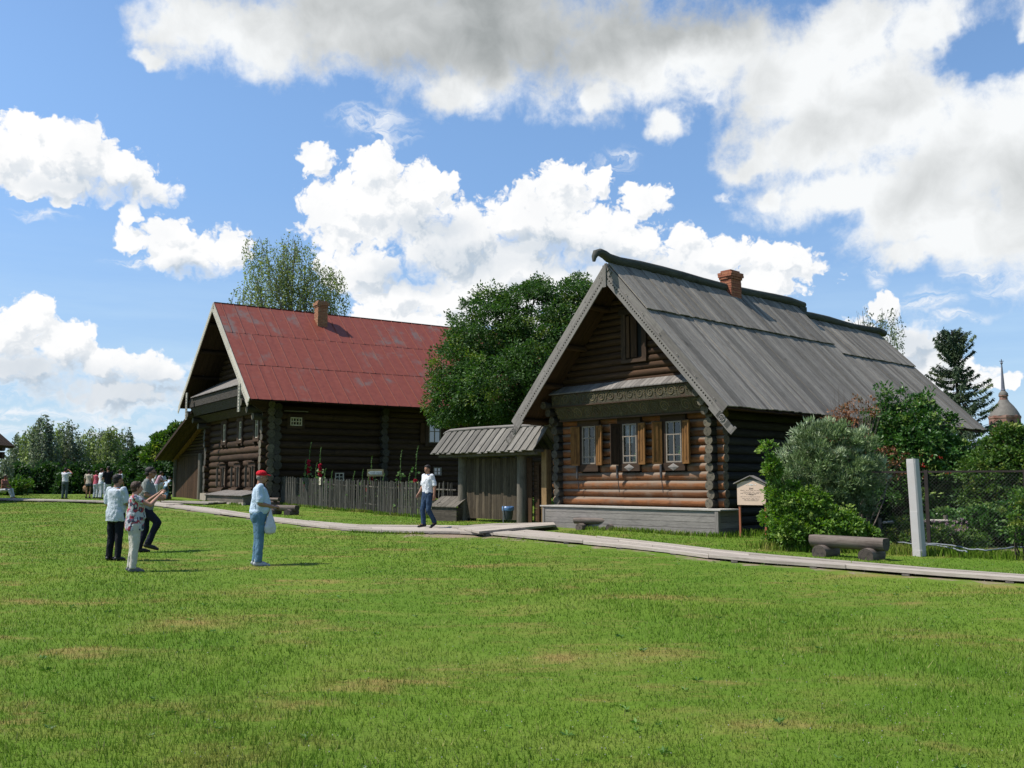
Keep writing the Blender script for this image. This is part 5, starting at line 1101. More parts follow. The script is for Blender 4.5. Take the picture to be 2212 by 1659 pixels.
# woman with camera
p=gat(286,1235); wom=person(p,fa(.90,.52),1.56,'woman in a floral blouse and cream trousers raising a camera to her eye',dict(el=(-.26,.23,1.33),wl=(-.07,.44,1.52),er=(.27,.24,1.30),wr=(.08,.45,1.50),dl=(.3,.6,.75),dr=(-.3,.6,.75),ul=(-.3,-.8,.5),ur=(.3,-.8,.5),cl=.7,cr=.7,kl=(-.11,.01,.5),kr=(.12,.01,.5),al=(-.13,-.02,.09),ar=(.14,-.02,.09)),S1,H_brown,C_floral,C_cream,M_shoeb,.011,.42,female=True,belly=.055,wide=1.10,shirt_long=.10,headpitch=.03,collar=False)
c=wom.matrix_basis@Vector((0,.56,1.60)); mb=MB(); mb.bx(-.05,.05,-.015,.015,-.03,.035); mb.tube([(0,.014,0),(0,.035,0)],.022,12); mb.tube([(.035,.0,.035),(.035,.0,.041)],.008,8); cm=mb.build('compact_camera',M_cam); cm.location=c; cm.rotation_euler=(0,0,-fa(.90,.52)); tag(cm,'small black camera held up by the woman in the floral blouse','camera')
# man in pale grey shirt, seen from behind
p=gat(246,1211); person(p,fa(.35,.94),1.66,'man in a pale grey shirt and black trousers seen from behind',dict(el=(-.26,.02,1.15),wl=(-.25,.20,1.0),er=(.25,.04,1.16),wr=(.20,.24,1.05),kl=(-.105,.01,.5),kr=(.105,.01,.5)),S2,H_dark,C_pgrey,C_black,M_shoe,.011,.95,belly=.04,wide=1.12,shirt_long=.10,headyaw=.3)
# tall man in a grey polo, one foot forward
p=gat(309,1194); tall=person(p,fa(.97,.25),1.84,'tall dark-haired man in a grey polo shirt and navy trousers stepping forward',dict(lean=.10,kl=(-.10,.02,.5),al=(-.10,-.10,.10),kr=(.10,.27,.62),ar=(.10,.10,.20),tr=(0,1,-.35),er=(.25,.04,1.18),wr=(.18,.28,1.12),el=(-.24,.08,1.18),wl=(-.15,.30,1.15),cr=.8,cl=.8),S2,H_dark,C_grey,C_navy,M_shoe,.011,.85,belly=.05,wide=1.08,shirt_long=.10,glasses=True)
# walking man on the boardwalk
p=gat(923,1138,.115); person(p,fa(-.72,-.69),1.72,'man in a white shirt with rolled sleeves and dark jeans walking on the boardwalk',dict(lean=-.01,kl=(-.085,.03,.49),al=(-.07,-.20,.14),tl=(0,.8,-.6),kr=(.10,.10,.50),ar=(.09,.06,.09),er=(.25,-.02,1.16),wr=(.27,.12,.93),el=(-.25,-.06,1.15),wl=(-.265,-.03,.89)),S2,H_dark,C_white,C_navyjean,M_shoe,.011,.95,wide=1.0,headpitch=.24,headyaw=-.15)
# ---- people in the distance
def far(px,py,face,H,label,J={},**kw):
    kw.setdefault('vox',.018); p=gat(px,py,kw.pop('dz',.0)); return person(p,face,H,label,J,kw.pop('skin',S3),kw.pop('hair',H_dark),kw.pop('top'),kw.pop('bottom'),kw.pop('shoes',M_shoe),near=False,**kw)
up_=dict(el=(-.30,.16,1.42),wl=(-.09,.22,1.60),er=(.30,.16,1.42),wr=(.09,.22,1.60),cl=.8,cr=.8)
m1=far(139,1077.5,fa(.1,1),1.72,'man in a white T-shirt photographing with both arms raised, far behind',up_,top=C_white,bottom=C_grn,sleeve=.7)
far(190,1077,fa(.1,1),1.60,'woman in a beige top and dark shorts, leftmost of the distant group',dict(el=(-.24,-.02,1.15)),top=C_beige,bottom=C_shorts,female=True,shorts=True,shirt_long=.08,skin=S2)
q=gat(184,1077); mb=MB(); rings(mb,[(0,0,0,.10,.05),(0,0,.08,.15,.07),(0,0,.26,.14,.06),(0,0,.34,.08,.03)],12); bg_=solid(mb,'handbag',plain('tan_bag',(.42,.24,.13),.7),None,.02,1); bg_.location=(q.x-.02,q.y,q.z+.38); tag(bg_,'tan bag hanging beside the woman in dark shorts','bag')
far(206,1077,fa(.3,1),1.56,'woman in a sleeveless pink top and white trousers in the distant group',dict(el=(-.27,-.05,1.16),wl=(-.15,.10,1.05)),top=C_pink,bottom=C_wht2,female=True,sleeveless=True,shirt_long=.06,skin=S3,hair=H_brown)
far(217,1077.5,fa(.7,.7),1.68,'woman in a white blouse and white trousers beside the pink top',dict(er=(.26,.05,1.16),wr=(.10,.26,1.12)),top=C_white,bottom=C_wht2,female=True,shirt_long=.06,hair=H_brown)
far(231,1083,fa(-.6,.5),1.80,'tall man in a black T-shirt and grey trousers towering over the distant group',dict(el=(-.25,.06,1.14),wl=(-.16,.28,1.08),er=(.25,.06,1.14),wr=(.10,.28,1.10)),top=C_black,bottom=C_pgrey,skin=S2,shirt_long=.05)
ms=far(257,1080,fa(.5,.8),1.66,'person in a pale shirt carrying a dark backpack at the right of the distant group',top=C_pgrey,bottom=C_grn,skin=S3,hair=H_brown)
q=ms.location; mb=MB(); rings(mb,[(0,0,0,.12,.06),(0,0,.1,.15,.09),(0,0,.35,.14,.08),(0,0,.45,.08,.04)],12); bk=solid(mb,'backpack',C_navy,None,.018,2); bk.location=(q.x-.10,q.y-.15,q.z+.95); tag(bk,'dark backpack on the back of the person in the pale shirt','backpack')
far(337,1081,fa(.8,.5),1.62,'woman in a faded pink shirt and white trousers stooping behind the log bench',dict(lean=.35,er=(.26,.30,1.10),wr=(.16,.5,1.16),el=(-.2,.3,1.1),wl=(-.1,.5,1.15)),top=C_pinkgrey,bottom=C_wht2,female=True,skin=S2,belly=.03)
far(330,1079,fa(.6,.7),1.66,'man in a white shirt partly hidden behind the stooping woman in pink',dict(lean=.1),top=C_white,bottom=C_cream,skin=S2)
far(348,1079,fa(-.3,1),1.55,'person in a white top and pale skirt-like trousers beside the stooping woman',dict(lean=.1),top=C_wht2,bottom=C_cream,skin=S2,female=True,hair=H_brown)
far(357,1080,fa(.4,.6),1.35,'child in a blue top crouching near the barn post',dict(lean=.45,kl=(-.1,.16,.62),kr=(.1,.16,.62)),top=C_ltblue,bottom=C_denim,skin=S2)
# sitter at the far left
p=gat(6,1076.5); person(p+Vector((0,0,-.42)),fa(1,-.1),1.70,'seated person with a reddish shirt and white trousers at the left edge',dict(lean=.12,hl=(-.1,.0,.92),hr=(.1,.0,.92),kl=(-.13,.44,.93),kr=(.13,.42,.90),al=(-.13,.56,.52),ar=(.13,.62,.50),el=(-.25,.14,1.18),wl=(-.14,.34,1.08),er=(.25,.14,1.16),wr=(.14,.34,1.05)),S3,H_dark,cloth('rust_shirt',(.32,.14,.11)),C_wht2,M_shoe,.018,.8,near=False)
# ------------------------------------------------------------------ vegetation
def unit(v): return v/(np.linalg.norm(v,axis=1,keepdims=True)+1e-9)
def leaf_quads(p,u,L,W,fold=.25):
    """one rhombic, slightly folded leaf per point: p base points, u directions"""
    n=len(p); r=unit(nr.normal(size=(n,3))); w=unit(np.cross(u,r)); nn=np.cross(u,w); L=np.asarray(L).reshape(-1,1)*np.ones((n,1)); W=np.asarray(W).reshape(-1,1)*np.ones((n,1))
    v=np.stack([p,p+u*L*.45+w*W+nn*W*fold,p+u*L,p+u*L*.45-w*W+nn*W*fold],1).reshape(-1,3); f=np.arange(n*4).reshape(n,4); return v,f
def leaves_obj(name,p,u,L,W,mat,clu,parent=None,rnd=None):
    v,f=leaf_quads(p,u,L,W); o=np_mesh(name,v,f,mat,nr.rand(len(p)) if rnd is None else rnd,parent,False,{'clu':clu}); return o
def blob_points(blobs,n,shell=(.6,1.0)):
    """clump centres spread through the outer part of overlapping ellipsoids"""
    B_=np.array(blobs,float); vol=(B_[:,3]*B_[:,4]+B_[:,4]*B_[:,5]+B_[:,3]*B_[:,5]); k=nr.choice(len(B_),n*2,p=vol/vol.sum()); d=unit(nr.normal(size=(n*2,3))); r=(nr.rand(n*2)*(shell[1]**3-shell[0]**3)+shell[0]**3)**(1/3)
    p=B_[k,:3]+d*r[:,None]*B_[k,3:]; keep=np.ones(len(p),bool)
    for b_ in B_: keep&=~((((p-b_[:3])/b_[3:])**2).sum(1)<shell[0]**2*.8)
    p=p[keep][:n]; return p,d[keep][:n]
def crown(name,blobs,nc,nl,cr,L,W,mat,parent,shell=(.55,1.04),droop=.2,flat=.7,inner=.25,updir=.3):
    c,d=blob_points(blobs,nc,shell); 
    if inner: ci,di=blob_points(blobs,int(nc*inner),(.15,.6)); c=np.r_[c,ci]; d=np.r_[d,di]
    m=len(c); cnt=np.maximum(4,(nl*nr.uniform(.5,1.5,m))).astype(int); idx=np.repeat(np.arange(m),cnt); n=len(idx)
    rr=cr*nr.uniform(.55,1.45,m); off=unit(nr.normal(size=(n,3)))*(nr.rand(n)**.5)[:,None]*rr[idx][:,None]; off[:,2]*=flat
    # sprays: squash each clump towards a random plane tilted outwards
    nrm=unit(d+nr.normal(size=(m,3))*.6+np.array([0,0,.6])); off-=nrm[idx]*(off*nrm[idx]).sum(1)[:,None]*.55
    p=c[idx]+off; u=unit(off/ (rr[idx][:,None])*.9+d[idx]*.5+nr.normal(size=(n,3))*.55+np.array([0,0,updir-droop])); cl=nr.rand(m)
    return leaves_obj(name,p,u,L*nr.uniform(.6,1.3,n),W*nr.uniform(.7,1.3,n),mat,cl[idx],parent)
def limb(mb,a,b,ra,rb,bend=.15,n=6,seg=7,sag=0.0):
    a,b=Vector(a),Vector(b); L=(b-a).length; o=Vector((rng.uniform(-1,1),rng.uniform(-1,1),rng.uniform(-.3,.6)))*bend*L
    P=[a.lerp(b,i/(n-1))+o*math.sin(PI*i/(n-1))*.5+Vector((0,0,-sag*L*math.sin(PI*i/(n-1)))) for i in range(n)]; mb.tube(P,[ra+(rb-ra)*i/(n-1) for i in range(n)],seg,0,None,0,.03,cap=False); return P
BK_dark=plain('dark_bark',(.045,.035,.028),.95,.3,6,.6); BK_birch=plain('birch_bark',(.42,.40,.36),.85,.25,5,.4,c2=(.10,.09,.08)); BK_grey=plain('grey_twig',(.16,.13,.11),.95,.2)
def BL(px,py,rx,ry,Y,dz=None): c=at(px,py,Y); k=Y/F_; return [c.x,c.y,c.z,rx*k,(dz if dz else rx*k),ry*k]
def loc_(bl,base): return [[b_[0]-base.x,b_[1]-base.y,b_[2]-base.z,*b_[3:]] for b_ in bl]
def tree(name,label,base,blobs,mat,nc,nl,cr,L,W,bark,tr=.18,limbs=14,cat='tree',group=None,**kw):
    T=empty(name,base); tag(T,label,cat,group); bl=loc_(blobs,base); crown('crown',bl,nc,nl,cr,L,W,mat,T,**kw)
    mb=MB(); top=max(b_[2] for b_ in bl); cx=np.mean([b_[0] for b_ in bl]); cy=np.mean([b_[1] for b_ in bl])
    P=limb(mb,(0,0,-.2),(cx,cy,top),tr,tr*.25,.06,8,9)
    for i in range(limbs):
        b_=bl[i%len(bl)]; a=P[rng.randrange(2,7)]; q=Vector((b_[0]+rng.uniform(-.7,.7)*b_[3],b_[1]+rng.uniform(-.7,.7)*b_[4],b_[2]+rng.uniform(-.3,.8)*b_[5])); limb(mb,a,q,tr*.35,tr*.08,.18)
    mb.build('trunk',bark,T); return T
def shrub(name,label,base,blobs,mat,nc,nl,cr,L,W,bark=None,stems=9,cat='shrub',group=None,lname='foliage',**kw):
    T=empty(name,base); tag(T,label,cat,group); bl=loc_(blobs,base); crown(lname,bl,nc,nl,cr,L,W,mat,T,**kw)
    mb=MB()
    for i in range(stems): b_=bl[i%len(bl)]; limb(mb,(rng.uniform(-.2,.2),rng.uniform(-.15,.15),-.1),(b_[0]+rng.uniform(-.8,.8)*b_[3],b_[1]+rng.uniform(-.6,.6)*b_[4],b_[2]+rng.uniform(-.2,.95)*b_[5]),.022,.005,.2,6,5)
    mb.build('stems',bark or BK_dark,T); return T
LF_rowan=leafmat('rowan_leaf',(.035,.090,.018),(.085,.170,.032),(.14,.20,.035)); LF_birch=leafmat('birch_leaf',(.15,.22,.055),(.29,.35,.13),(.30,.38,.08),.4); LF_birchg=leafmat('grey_birch_leaf',(.10,.14,.065),(.24,.28,.18),(.14,.20,.05),.35)
LF_dark=leafmat('dark_leaf',(.022,.060,.014),(.050,.105,.022)); LF_willow=leafmat('silver_willow_leaf',(.11,.175,.06),(.24,.32,.14),(.36,.42,.26),.25,.45,.12); LF_elder=leafmat('elder_leaf',(.030,.100,.018),(.095,.20,.040),(.20,.28,.07),.3,.4)
LF_yel=leafmat('yellow_green_leaf',(.075,.185,.022),(.19,.31,.045),(.25,.34,.08),.4); LF_dry=leafmat('dry_orange_leaf',(.20,.075,.030),(.34,.16,.07),(.13,.10,.05),.3); LF_mid=leafmat('hedge_leaf',(.050,.125,.022),(.13,.22,.040),(.20,.24,.05)); LF_spruce=leafmat('spruce_needles',(.024,.050,.020),(.060,.098,.036),(.08,.11,.03),.1)
# rowan between the houses
Y=37.; b0=at(1110,1100,Y); base=Vector((b0.x,Y,gz(b0.x,Y)))
tree('rowan_tree','big round dark green rowan tree between the two log houses',base,[BL(1060,720,95,80,Y),BL(1150,690,95,75,Y),BL(1240,690,90,75,Y),BL(1010,800,85,80,Y),BL(990,870,70,60,Y),BL(1090,830,120,90,Y,3.2),BL(1200,800,120,100,Y,3.2),BL(1130,890,90,40,Y),BL(1055,645,32,30,Y),BL(1155,628,40,22,Y),BL(1255,630,45,35,Y),BL(1300,720,60,80,Y),BL(965,840,38,34,Y),BL(1000,740,35,35,Y)],LF_rowan,1500,62,.44,.13,.030,BK_dark,.2,26,shell=(.6,1.06),droop=.45,inner=.35)
# weeping birches
def birch(name,label,base,blobs,ns,mat,tr=.16,group=None,L=.14,W=.045,sl=(.8,2.6),nlv=26,limbs=24,strand=True,up=None):
    T=empty(name,base); tag(T,label,'tree',group); bl=loc_(blobs,base); c,d=blob_points(bl,ns,(.25,1.0)); m=len(c)
    ln=nr.uniform(sl[0],sl[1],m); cnt=np.maximum(5,(nlv*ln/sl[1]*nr.uniform(.7,1.3,m))).astype(int); idx=np.repeat(np.arange(m),cnt); n=len(idx); s=nr.rand(n)
    out=np.array(d); out[:,2]=0; out=unit(out)
    curve=np.sin(np.minimum(s*2.4,1.2))[:,None]*out[idx]*.35*ln[idx][:,None]*.5; p=c[idx]+curve+np.stack([nr.normal(size=n)*.07,nr.normal(size=n)*.07,-s*ln[idx]+np.sin(s*5)*.05+.25*(1-s)],1)
    p[:,0]+=s*.12*ln[idx]; u=unit(nr.normal(size=(n,3))*.7+np.array([.15,0,-.9])); cl=nr.rand(m); leaves_obj('crown',p,u,L*nr.uniform(.7,1.3,n),W*nr.uniform(.7,1.3,n),mat,cl[idx],T)
    mb=MB(); top=max(b_[2]+b_[5]*.5 for b_ in bl); cx=np.mean([b_[0] for b_ in bl]); P=limb(mb,(0,0,-.2),(cx*.6,0,top),tr,tr*.12,.05,10,8)
    for i in range(limbs):
        b_=bl[i%len(bl)]; j=rng.randrange(3,9); q=Vector((b_[0]+rng.uniform(-.8,.8)*b_[3],b_[1]+rng.uniform(-.6,.6)*b_[4],b_[2]+rng.uniform(0,.95)*b_[5])); limb(mb,P[j],q,tr*.28,tr*.05,.12)
    for i in range(0,m,3):
        a=Vector(c[i]); mb.tube([a+Vector((0,0,.25)),a+Vector((out[i][0]*.2,out[i][1]*.2,-ln[i]*.4)),a+Vector((out[i][0]*.25+.1*ln[i],out[i][1]*.25,-ln[i]))],[.012,.009,.006],3,cap=False)
    mb.build('trunk',BK_birch,T); return T
Y=66.; b0=at(640,1000,Y); base=Vector((b0.x,Y,gz(b0.x,Y)))
birch('birch_tree','tall loose weeping birch rising behind the red metal roof',base,[BL(578,575,48,62,Y),BL(645,570,50,60,Y),BL(625,530,25,25,Y),BL(690,610,45,45,Y),BL(540,640,40,35,Y),BL(600,640,60,50,Y),BL(680,660,50,50,Y),BL(550,530,22,25,Y),BL(725,600,18,16,Y)],820,LF_birch,.2,nlv=30,sl=(.8,3.0),L=.16,W=.05)
Y=52.; b0=at(1900,1000,Y); base=Vector((b0.x,Y,gz(b0.x,Y)))
birch('birch_tree','sparse weeping birch top showing above the ridge of the grey plank roof',base,[BL(1862,690,16,22,Y),BL(1835,700,14,18,Y),BL(1905,690,20,26,Y),BL(1935,680,14,18,Y),BL(1890,725,55,25,Y),BL(1785,712,16,14,Y),BL(1730,690,12,22,Y)],95,LF_birchg,.12,nlv=26,sl=(.5,1.5),limbs=20,L=.13,W=.04)
tops=[(45,925,26,90),(72,912,26,84),(95,895,30,80),(124,910,30,88),(152,906,32,82),(190,918,34,86),(216,921,28,92),(241,916,30,80),(270,922,30,86)]
wl=['weeping birch at the left end of the far birch row','second birch from the left in the far birch row','tallest birch of the far row, near its left end','fourth birch from the left in the far row','birch behind the right shoulder side of the man photographing in the far row','birch in the middle of the far row above the beige and pink tops','birch right of the middle of the far row','birch behind the tall man in black in the far row','last birch at the right end of the far row']
for i,(x,y,rx,Y) in enumerate(tops):
    b0=at(x,1060,Y); base=Vector((b0.x,Y,gz(b0.x,Y))); hgt=1062-y
    birch('birch_tree',wl[i],base,[BL(x,y+18,rx*.42,16,Y),BL(x-5,y+45,rx*.75,30,Y),BL(x+6,y+75,rx*.9,34,Y),BL(x,y+112,rx*1.0,34,Y),BL(x+4,y+145,rx,26,Y)],330,LF_birchg if i%2==0 else LF_birch,.11,'birches in the far row',L=.26,W=.075,sl=(.6,1.8),nlv=22,limbs=12)
Y=76.; 
for i,(x,y,lab) in enumerate(((300,975,'dark broadleaf tree next to the right end of the far birch row'),(352,940,'yellow-green round tree just left of the lean-to barn roof'))):
    YY=76. if i==0 else 72.; b0=at(x,1060,YY); base=Vector((b0.x,YY,gz(b0.x,YY)))
    tree('broadleaf_tree',lab,base,[BL(x,y+18,22,20,YY),BL(x-14,y+50,28,30,YY),BL(x+16,y+52,28,32,YY),BL(x,y+85,40,30,YY)]+([BL(330,995,24,25,YY),BL(380,960,30,40,YY)] if i else []),LF_dark if i==0 else LF_mid,260,44,.6,.30,.09,BK_dark,.14,8)
for i,(x,Y,rx,lab) in enumerate(((40,74,34,'low dark thicket under the leftmost far birches'),(100,75,38,'dark thicket behind the man photographing'),(165,74,40,'dark thicket behind the woman in beige'),(225,75,38,'dark thicket behind the tall man in black'),(290,70,40,'dark thicket between the far group and the barn'),(345,66,36,'dark thicket behind the stooping woman in pink'))):
    b0=at(x,1068,Y); base=Vector((b0.x,Y,gz(b0.x,Y))); shrub('thicket',lab,base,[BL(x-rx*.4,1052,rx*.7,26,Y),BL(x+rx*.4,1050,rx*.75,28,Y),BL(x,1030,rx*.7,26,Y)],LF_dark,190,46,.55,.26,.08,group='dark thickets below the far birches')
Y=62; b0=at(12,1060,Y); base=Vector((b0.x,Y,gz(b0.x,Y))); birch('young_birch','small sparse young birch beside the roof corner at the left edge',base,[BL(12,1000,12,12,Y),BL(6,1030,14,14,Y)],60,LF_birchg,.05,L=.2,W=.06,sl=(.4,1.0),nlv=20,limbs=6)
Y=60; b0=at(25,1066,Y); base=Vector((b0.x,Y,gz(b0.x,Y))); shrub('shrub','low grey-green shrub right of the seated person at the left edge',base,[BL(40,1052,22,16,Y),BL(22,1060,16,9,Y)],LF_mid,60,36,.4,.2,.06)
# spruce
Y=62.; b0=at(2082,1040,Y); base=Vector((b0.x,Y,gz(b0.x,Y))); T=empty('spruce_tree',base); tag(T,'tall ragged spruce left of the distant church spire','tree')
zt=at(2070,714,Y).z-base.z; mb=MB(); mb.tube([(0,0,-.2),(-.02,0,zt*.5),(-.32,0,zt)],[.2,.13,.03],8); ps=[];us=[];cs=[]
z=2.0
while z<zt-.15:
    f=(zt-z)/zt; nb=rng.randint(5,6); a0=rng.uniform(0,6)
    for j in range(nb):
        if rng.random()<.12: continue
        a=a0+2*PI*j/nb+rng.uniform(-.3,.3); Lb=(.35+4.1*f**.85)*rng.uniform(.55,1.1); 
        if f<.22: Lb=.35+rng.uniform(.5,1.0)*min(1.1,f*9)
        dx,dy=math.cos(a),math.sin(a); tx=-.32*max(0,(z/zt-.5)*2); 
        P=[Vector((tx+dx*Lb*s,dy*Lb*s,z+Lb*(.20*s-.55*s+.55*s*s))) for s in (0,.25,.5,.75,1)]
        if f<.2: P=[Vector((tx+dx*Lb*s,dy*Lb*s,z+Lb*(.8*s))) for s in (0,.25,.5,.75,1)]
        mb.tube(P,[.04*f+.012,.03*f+.01,.02*f+.008,.012,.006],4,cap=False); c_=rng.random(); n=int(95*Lb)+26
        for _ in range(n):
            s=rng.random()**.8; i=min(int(s*4),3); q=P[i].lerp(P[i+1],s*4-i); side=rng.choice((-1,1))*rng.random()**.7*Lb*.20*(1.1-s); q=q+Vector((-dy*side,dx*side,-abs(side)*.5-rng.random()*.10)); ps.append(q); us.append((dx*.5-dy*side*.6,dy*.5+dx*side*.6,-.75+rng.uniform(-.3,.5))); cs.append(c_)
    z+=rng.uniform(.36,.52)*(1 if f>.25 else .6)
ps=np.array([tuple(p) for p in ps]); us=unit(np.array(us)+nr.normal(size=(len(us),3))*.35); leaves_obj('needles',ps,us,.26*nr.uniform(.6,1.2,len(ps)),.035,LF_spruce,np.array(cs),T); mb.build('trunk',BK_dark,T)
# garden shrubs at the right
def bs(px,Y): b_=at(px,1150,Y); return Vector((b_.x,Y,gz(b_.x,Y)))
Y=21.6; shrub('willow_shrub','silvery grey-green willow bush behind the large log bench',bs(1795,Y),[BL(1770,960,60,50,Y),BL(1830,960,50,45,Y),BL(1745,1010,72,55,Y),BL(1820,1030,80,60,Y),BL(1765,1075,60,50,Y),BL(1850,1085,40,40,Y),BL(1880,1010,34,34,Y)],LF_willow,560,44,.17,.115,.013,stems=16,shell=(.5,1.08),updir=1.0,droop=.1,inner=.3)
Y=20.6; shrub('currant_bush','bright yellow-green bush in front of the willow, right of the information board',bs(1722,Y),[BL(1700,1120,52,38,Y),BL(1760,1140,58,36,Y),BL(1695,1070,38,32,Y),BL(1745,1085,40,30,Y),BL(1668,1010,16,34,Y),BL(1655,968,11,24,Y),BL(1720,1160,60,20,Y),BL(1810,1135,55,40,Y),BL(1850,1160,45,26,Y)],LF_yel,560,36,.14,.075,.024,stems=14,shell=(.5,1.06),inner=.4)
Y=25.; shrub('elder_shrub','large dark green elder rising in front of the plank roof with a few red berries',bs(1990,Y),[BL(1930,915,48,36,Y),BL(1985,905,48,38,Y),BL(2040,965,48,38,Y),BL(1960,970,88,56,Y),BL(2050,1015,66,52,Y),BL(1990,1040,100,60,Y),BL(1925,872,20,20,Y),BL(1985,868,22,20,Y),BL(1908,858,8,22,Y),BL(1950,850,9,20,Y),BL(2010,862,9,22,Y),BL(2050,912,10,24,Y),BL(1885,900,14,26,Y),BL(2090,1000,26,24,Y)],LF_elder,760,22,.22,.12,.030,stems=26,shell=(.35,1.1),inner=.35)
Y=23.2; T=shrub('dry_shrub','half-dead shrub with orange-brown leaves and bare twigs between willow and elder',bs(1850,Y),[BL(1810,920,30,36,Y),BL(1850,900,40,50,Y),BL(1840,960,40,34,Y),BL(1920,1000,40,34,Y)],LF_dry,120,17,.16,.07,.02,BK_grey,stems=26,inner=0,shell=(.3,1.1))
mb=MB(); bb=bs(1850,Y)
for i in range(46):
    q=at(rng.uniform(1775,1905),rng.uniform(835,900),Y+rng.uniform(-.5,.5))-bb; a=Vector((q.x*.3,q.y*.3,q.z*.45)); limb(mb,a,q,.012,.003,.12,6,4)
mb.build('bare_twigs',BK_grey,T)
Y=23.; shrub('hawthorn_shrub','yellow-green leafy hedge shrub at the right edge behind the wire fence',bs(2170,Y),[BL(2150,990,38,30,Y),BL(2200,980,42,34,Y),BL(2130,1020,50,42,Y),BL(2200,1025,60,54,Y),BL(2160,1070,70,46,Y),BL(2245,1000,50,60,Y),BL(2185,940,12,16,Y),BL(2128,960,10,16,Y),BL(2160,950,10,16,Y),BL(2172,935,26,20,Y),BL(2208,940,24,22,Y)],LF_mid,700,28,.18,.085,.026,stems=20,shell=(.4,1.1),inner=.4)
Y=26.; shrub('dark_shrub','dark shaded shrub behind the concrete post',bs(1960,Y),[BL(1920,1080,70,60,Y),BL(2000,1080,80,60,Y),BL(2080,1090,70,50,Y),BL(1870,1060,50,60,Y)],LF_dark,420,40,.25,.12,.035,inner=.5)
Y=21.9; shrub('raspberry_patch','tangle of raspberry leaves low behind the wire fence right of the concrete post',bs(2100,Y),[BL(2040,1140,50,36,Y),BL(2110,1135,60,42,Y),BL(2180,1130,60,48,Y),BL(2240,1120,50,55,Y)],LF_elder,420,34,.16,.09,.034,stems=16,inner=.4)
Y=21.; T=shrub('nettle_patch','low weeds with pale pink flower heads at the foot of the wire fence',bs(2040,Y),[BL(1935,1165,40,20,Y),BL(2010,1160,50,24,Y),BL(2080,1165,50,22,Y),BL(1960,1135,30,24,Y)],LF_mid,260,30,.12,.07,.022,stems=14,inner=.4)
fp_=[];bb=bs(2040,Y)
for i in range(46):
    q=at(rng.uniform(1985,2090),rng.uniform(1120,1172),Y-.25+rng.uniform(-.1,.1))-bb
    for k in range(14): fp_.append((q.x+rng.gauss(0,.016),q.y+rng.gauss(0,.016),q.z+rng.gauss(0,.012)))
fp_=np.array(fp_); leaves_obj('flowers',fp_,unit(nr.normal(size=fp_.shape)),.022,.010,leafmat('pale_pink_petal',(.45,.26,.34),(.60,.40,.48)),nr.rand(len(fp_)),T)
# red berries and a few apples on the elder
T=[o for o in COL.objects if o.name=='elder_shrub'][0]; mb=MB()
for i in range(9):
    q=at(rng.uniform(1900,2110),rng.uniform(960,1050),24.0+rng.uniform(-.3,.2))-T.location
    for k in range(9): mb.ell((q.x+rng.gauss(0,.03),q.y+rng.gauss(0,.03),q.z+rng.gauss(0,.022)),.011,.011,.011,6,4)
mb.build('berries',plain('red_berry',(.45,.02,.015),.35),T)
Y=18.6; shrub('sapling','thin dark-stemmed sapling at the right edge beyond the boardwalk',bs(2205,Y),[BL(2205,1140,26,36,Y),BL(2220,1080,26,30,Y)],LF_mid,46,20,.17,.07,.024,stems=5)
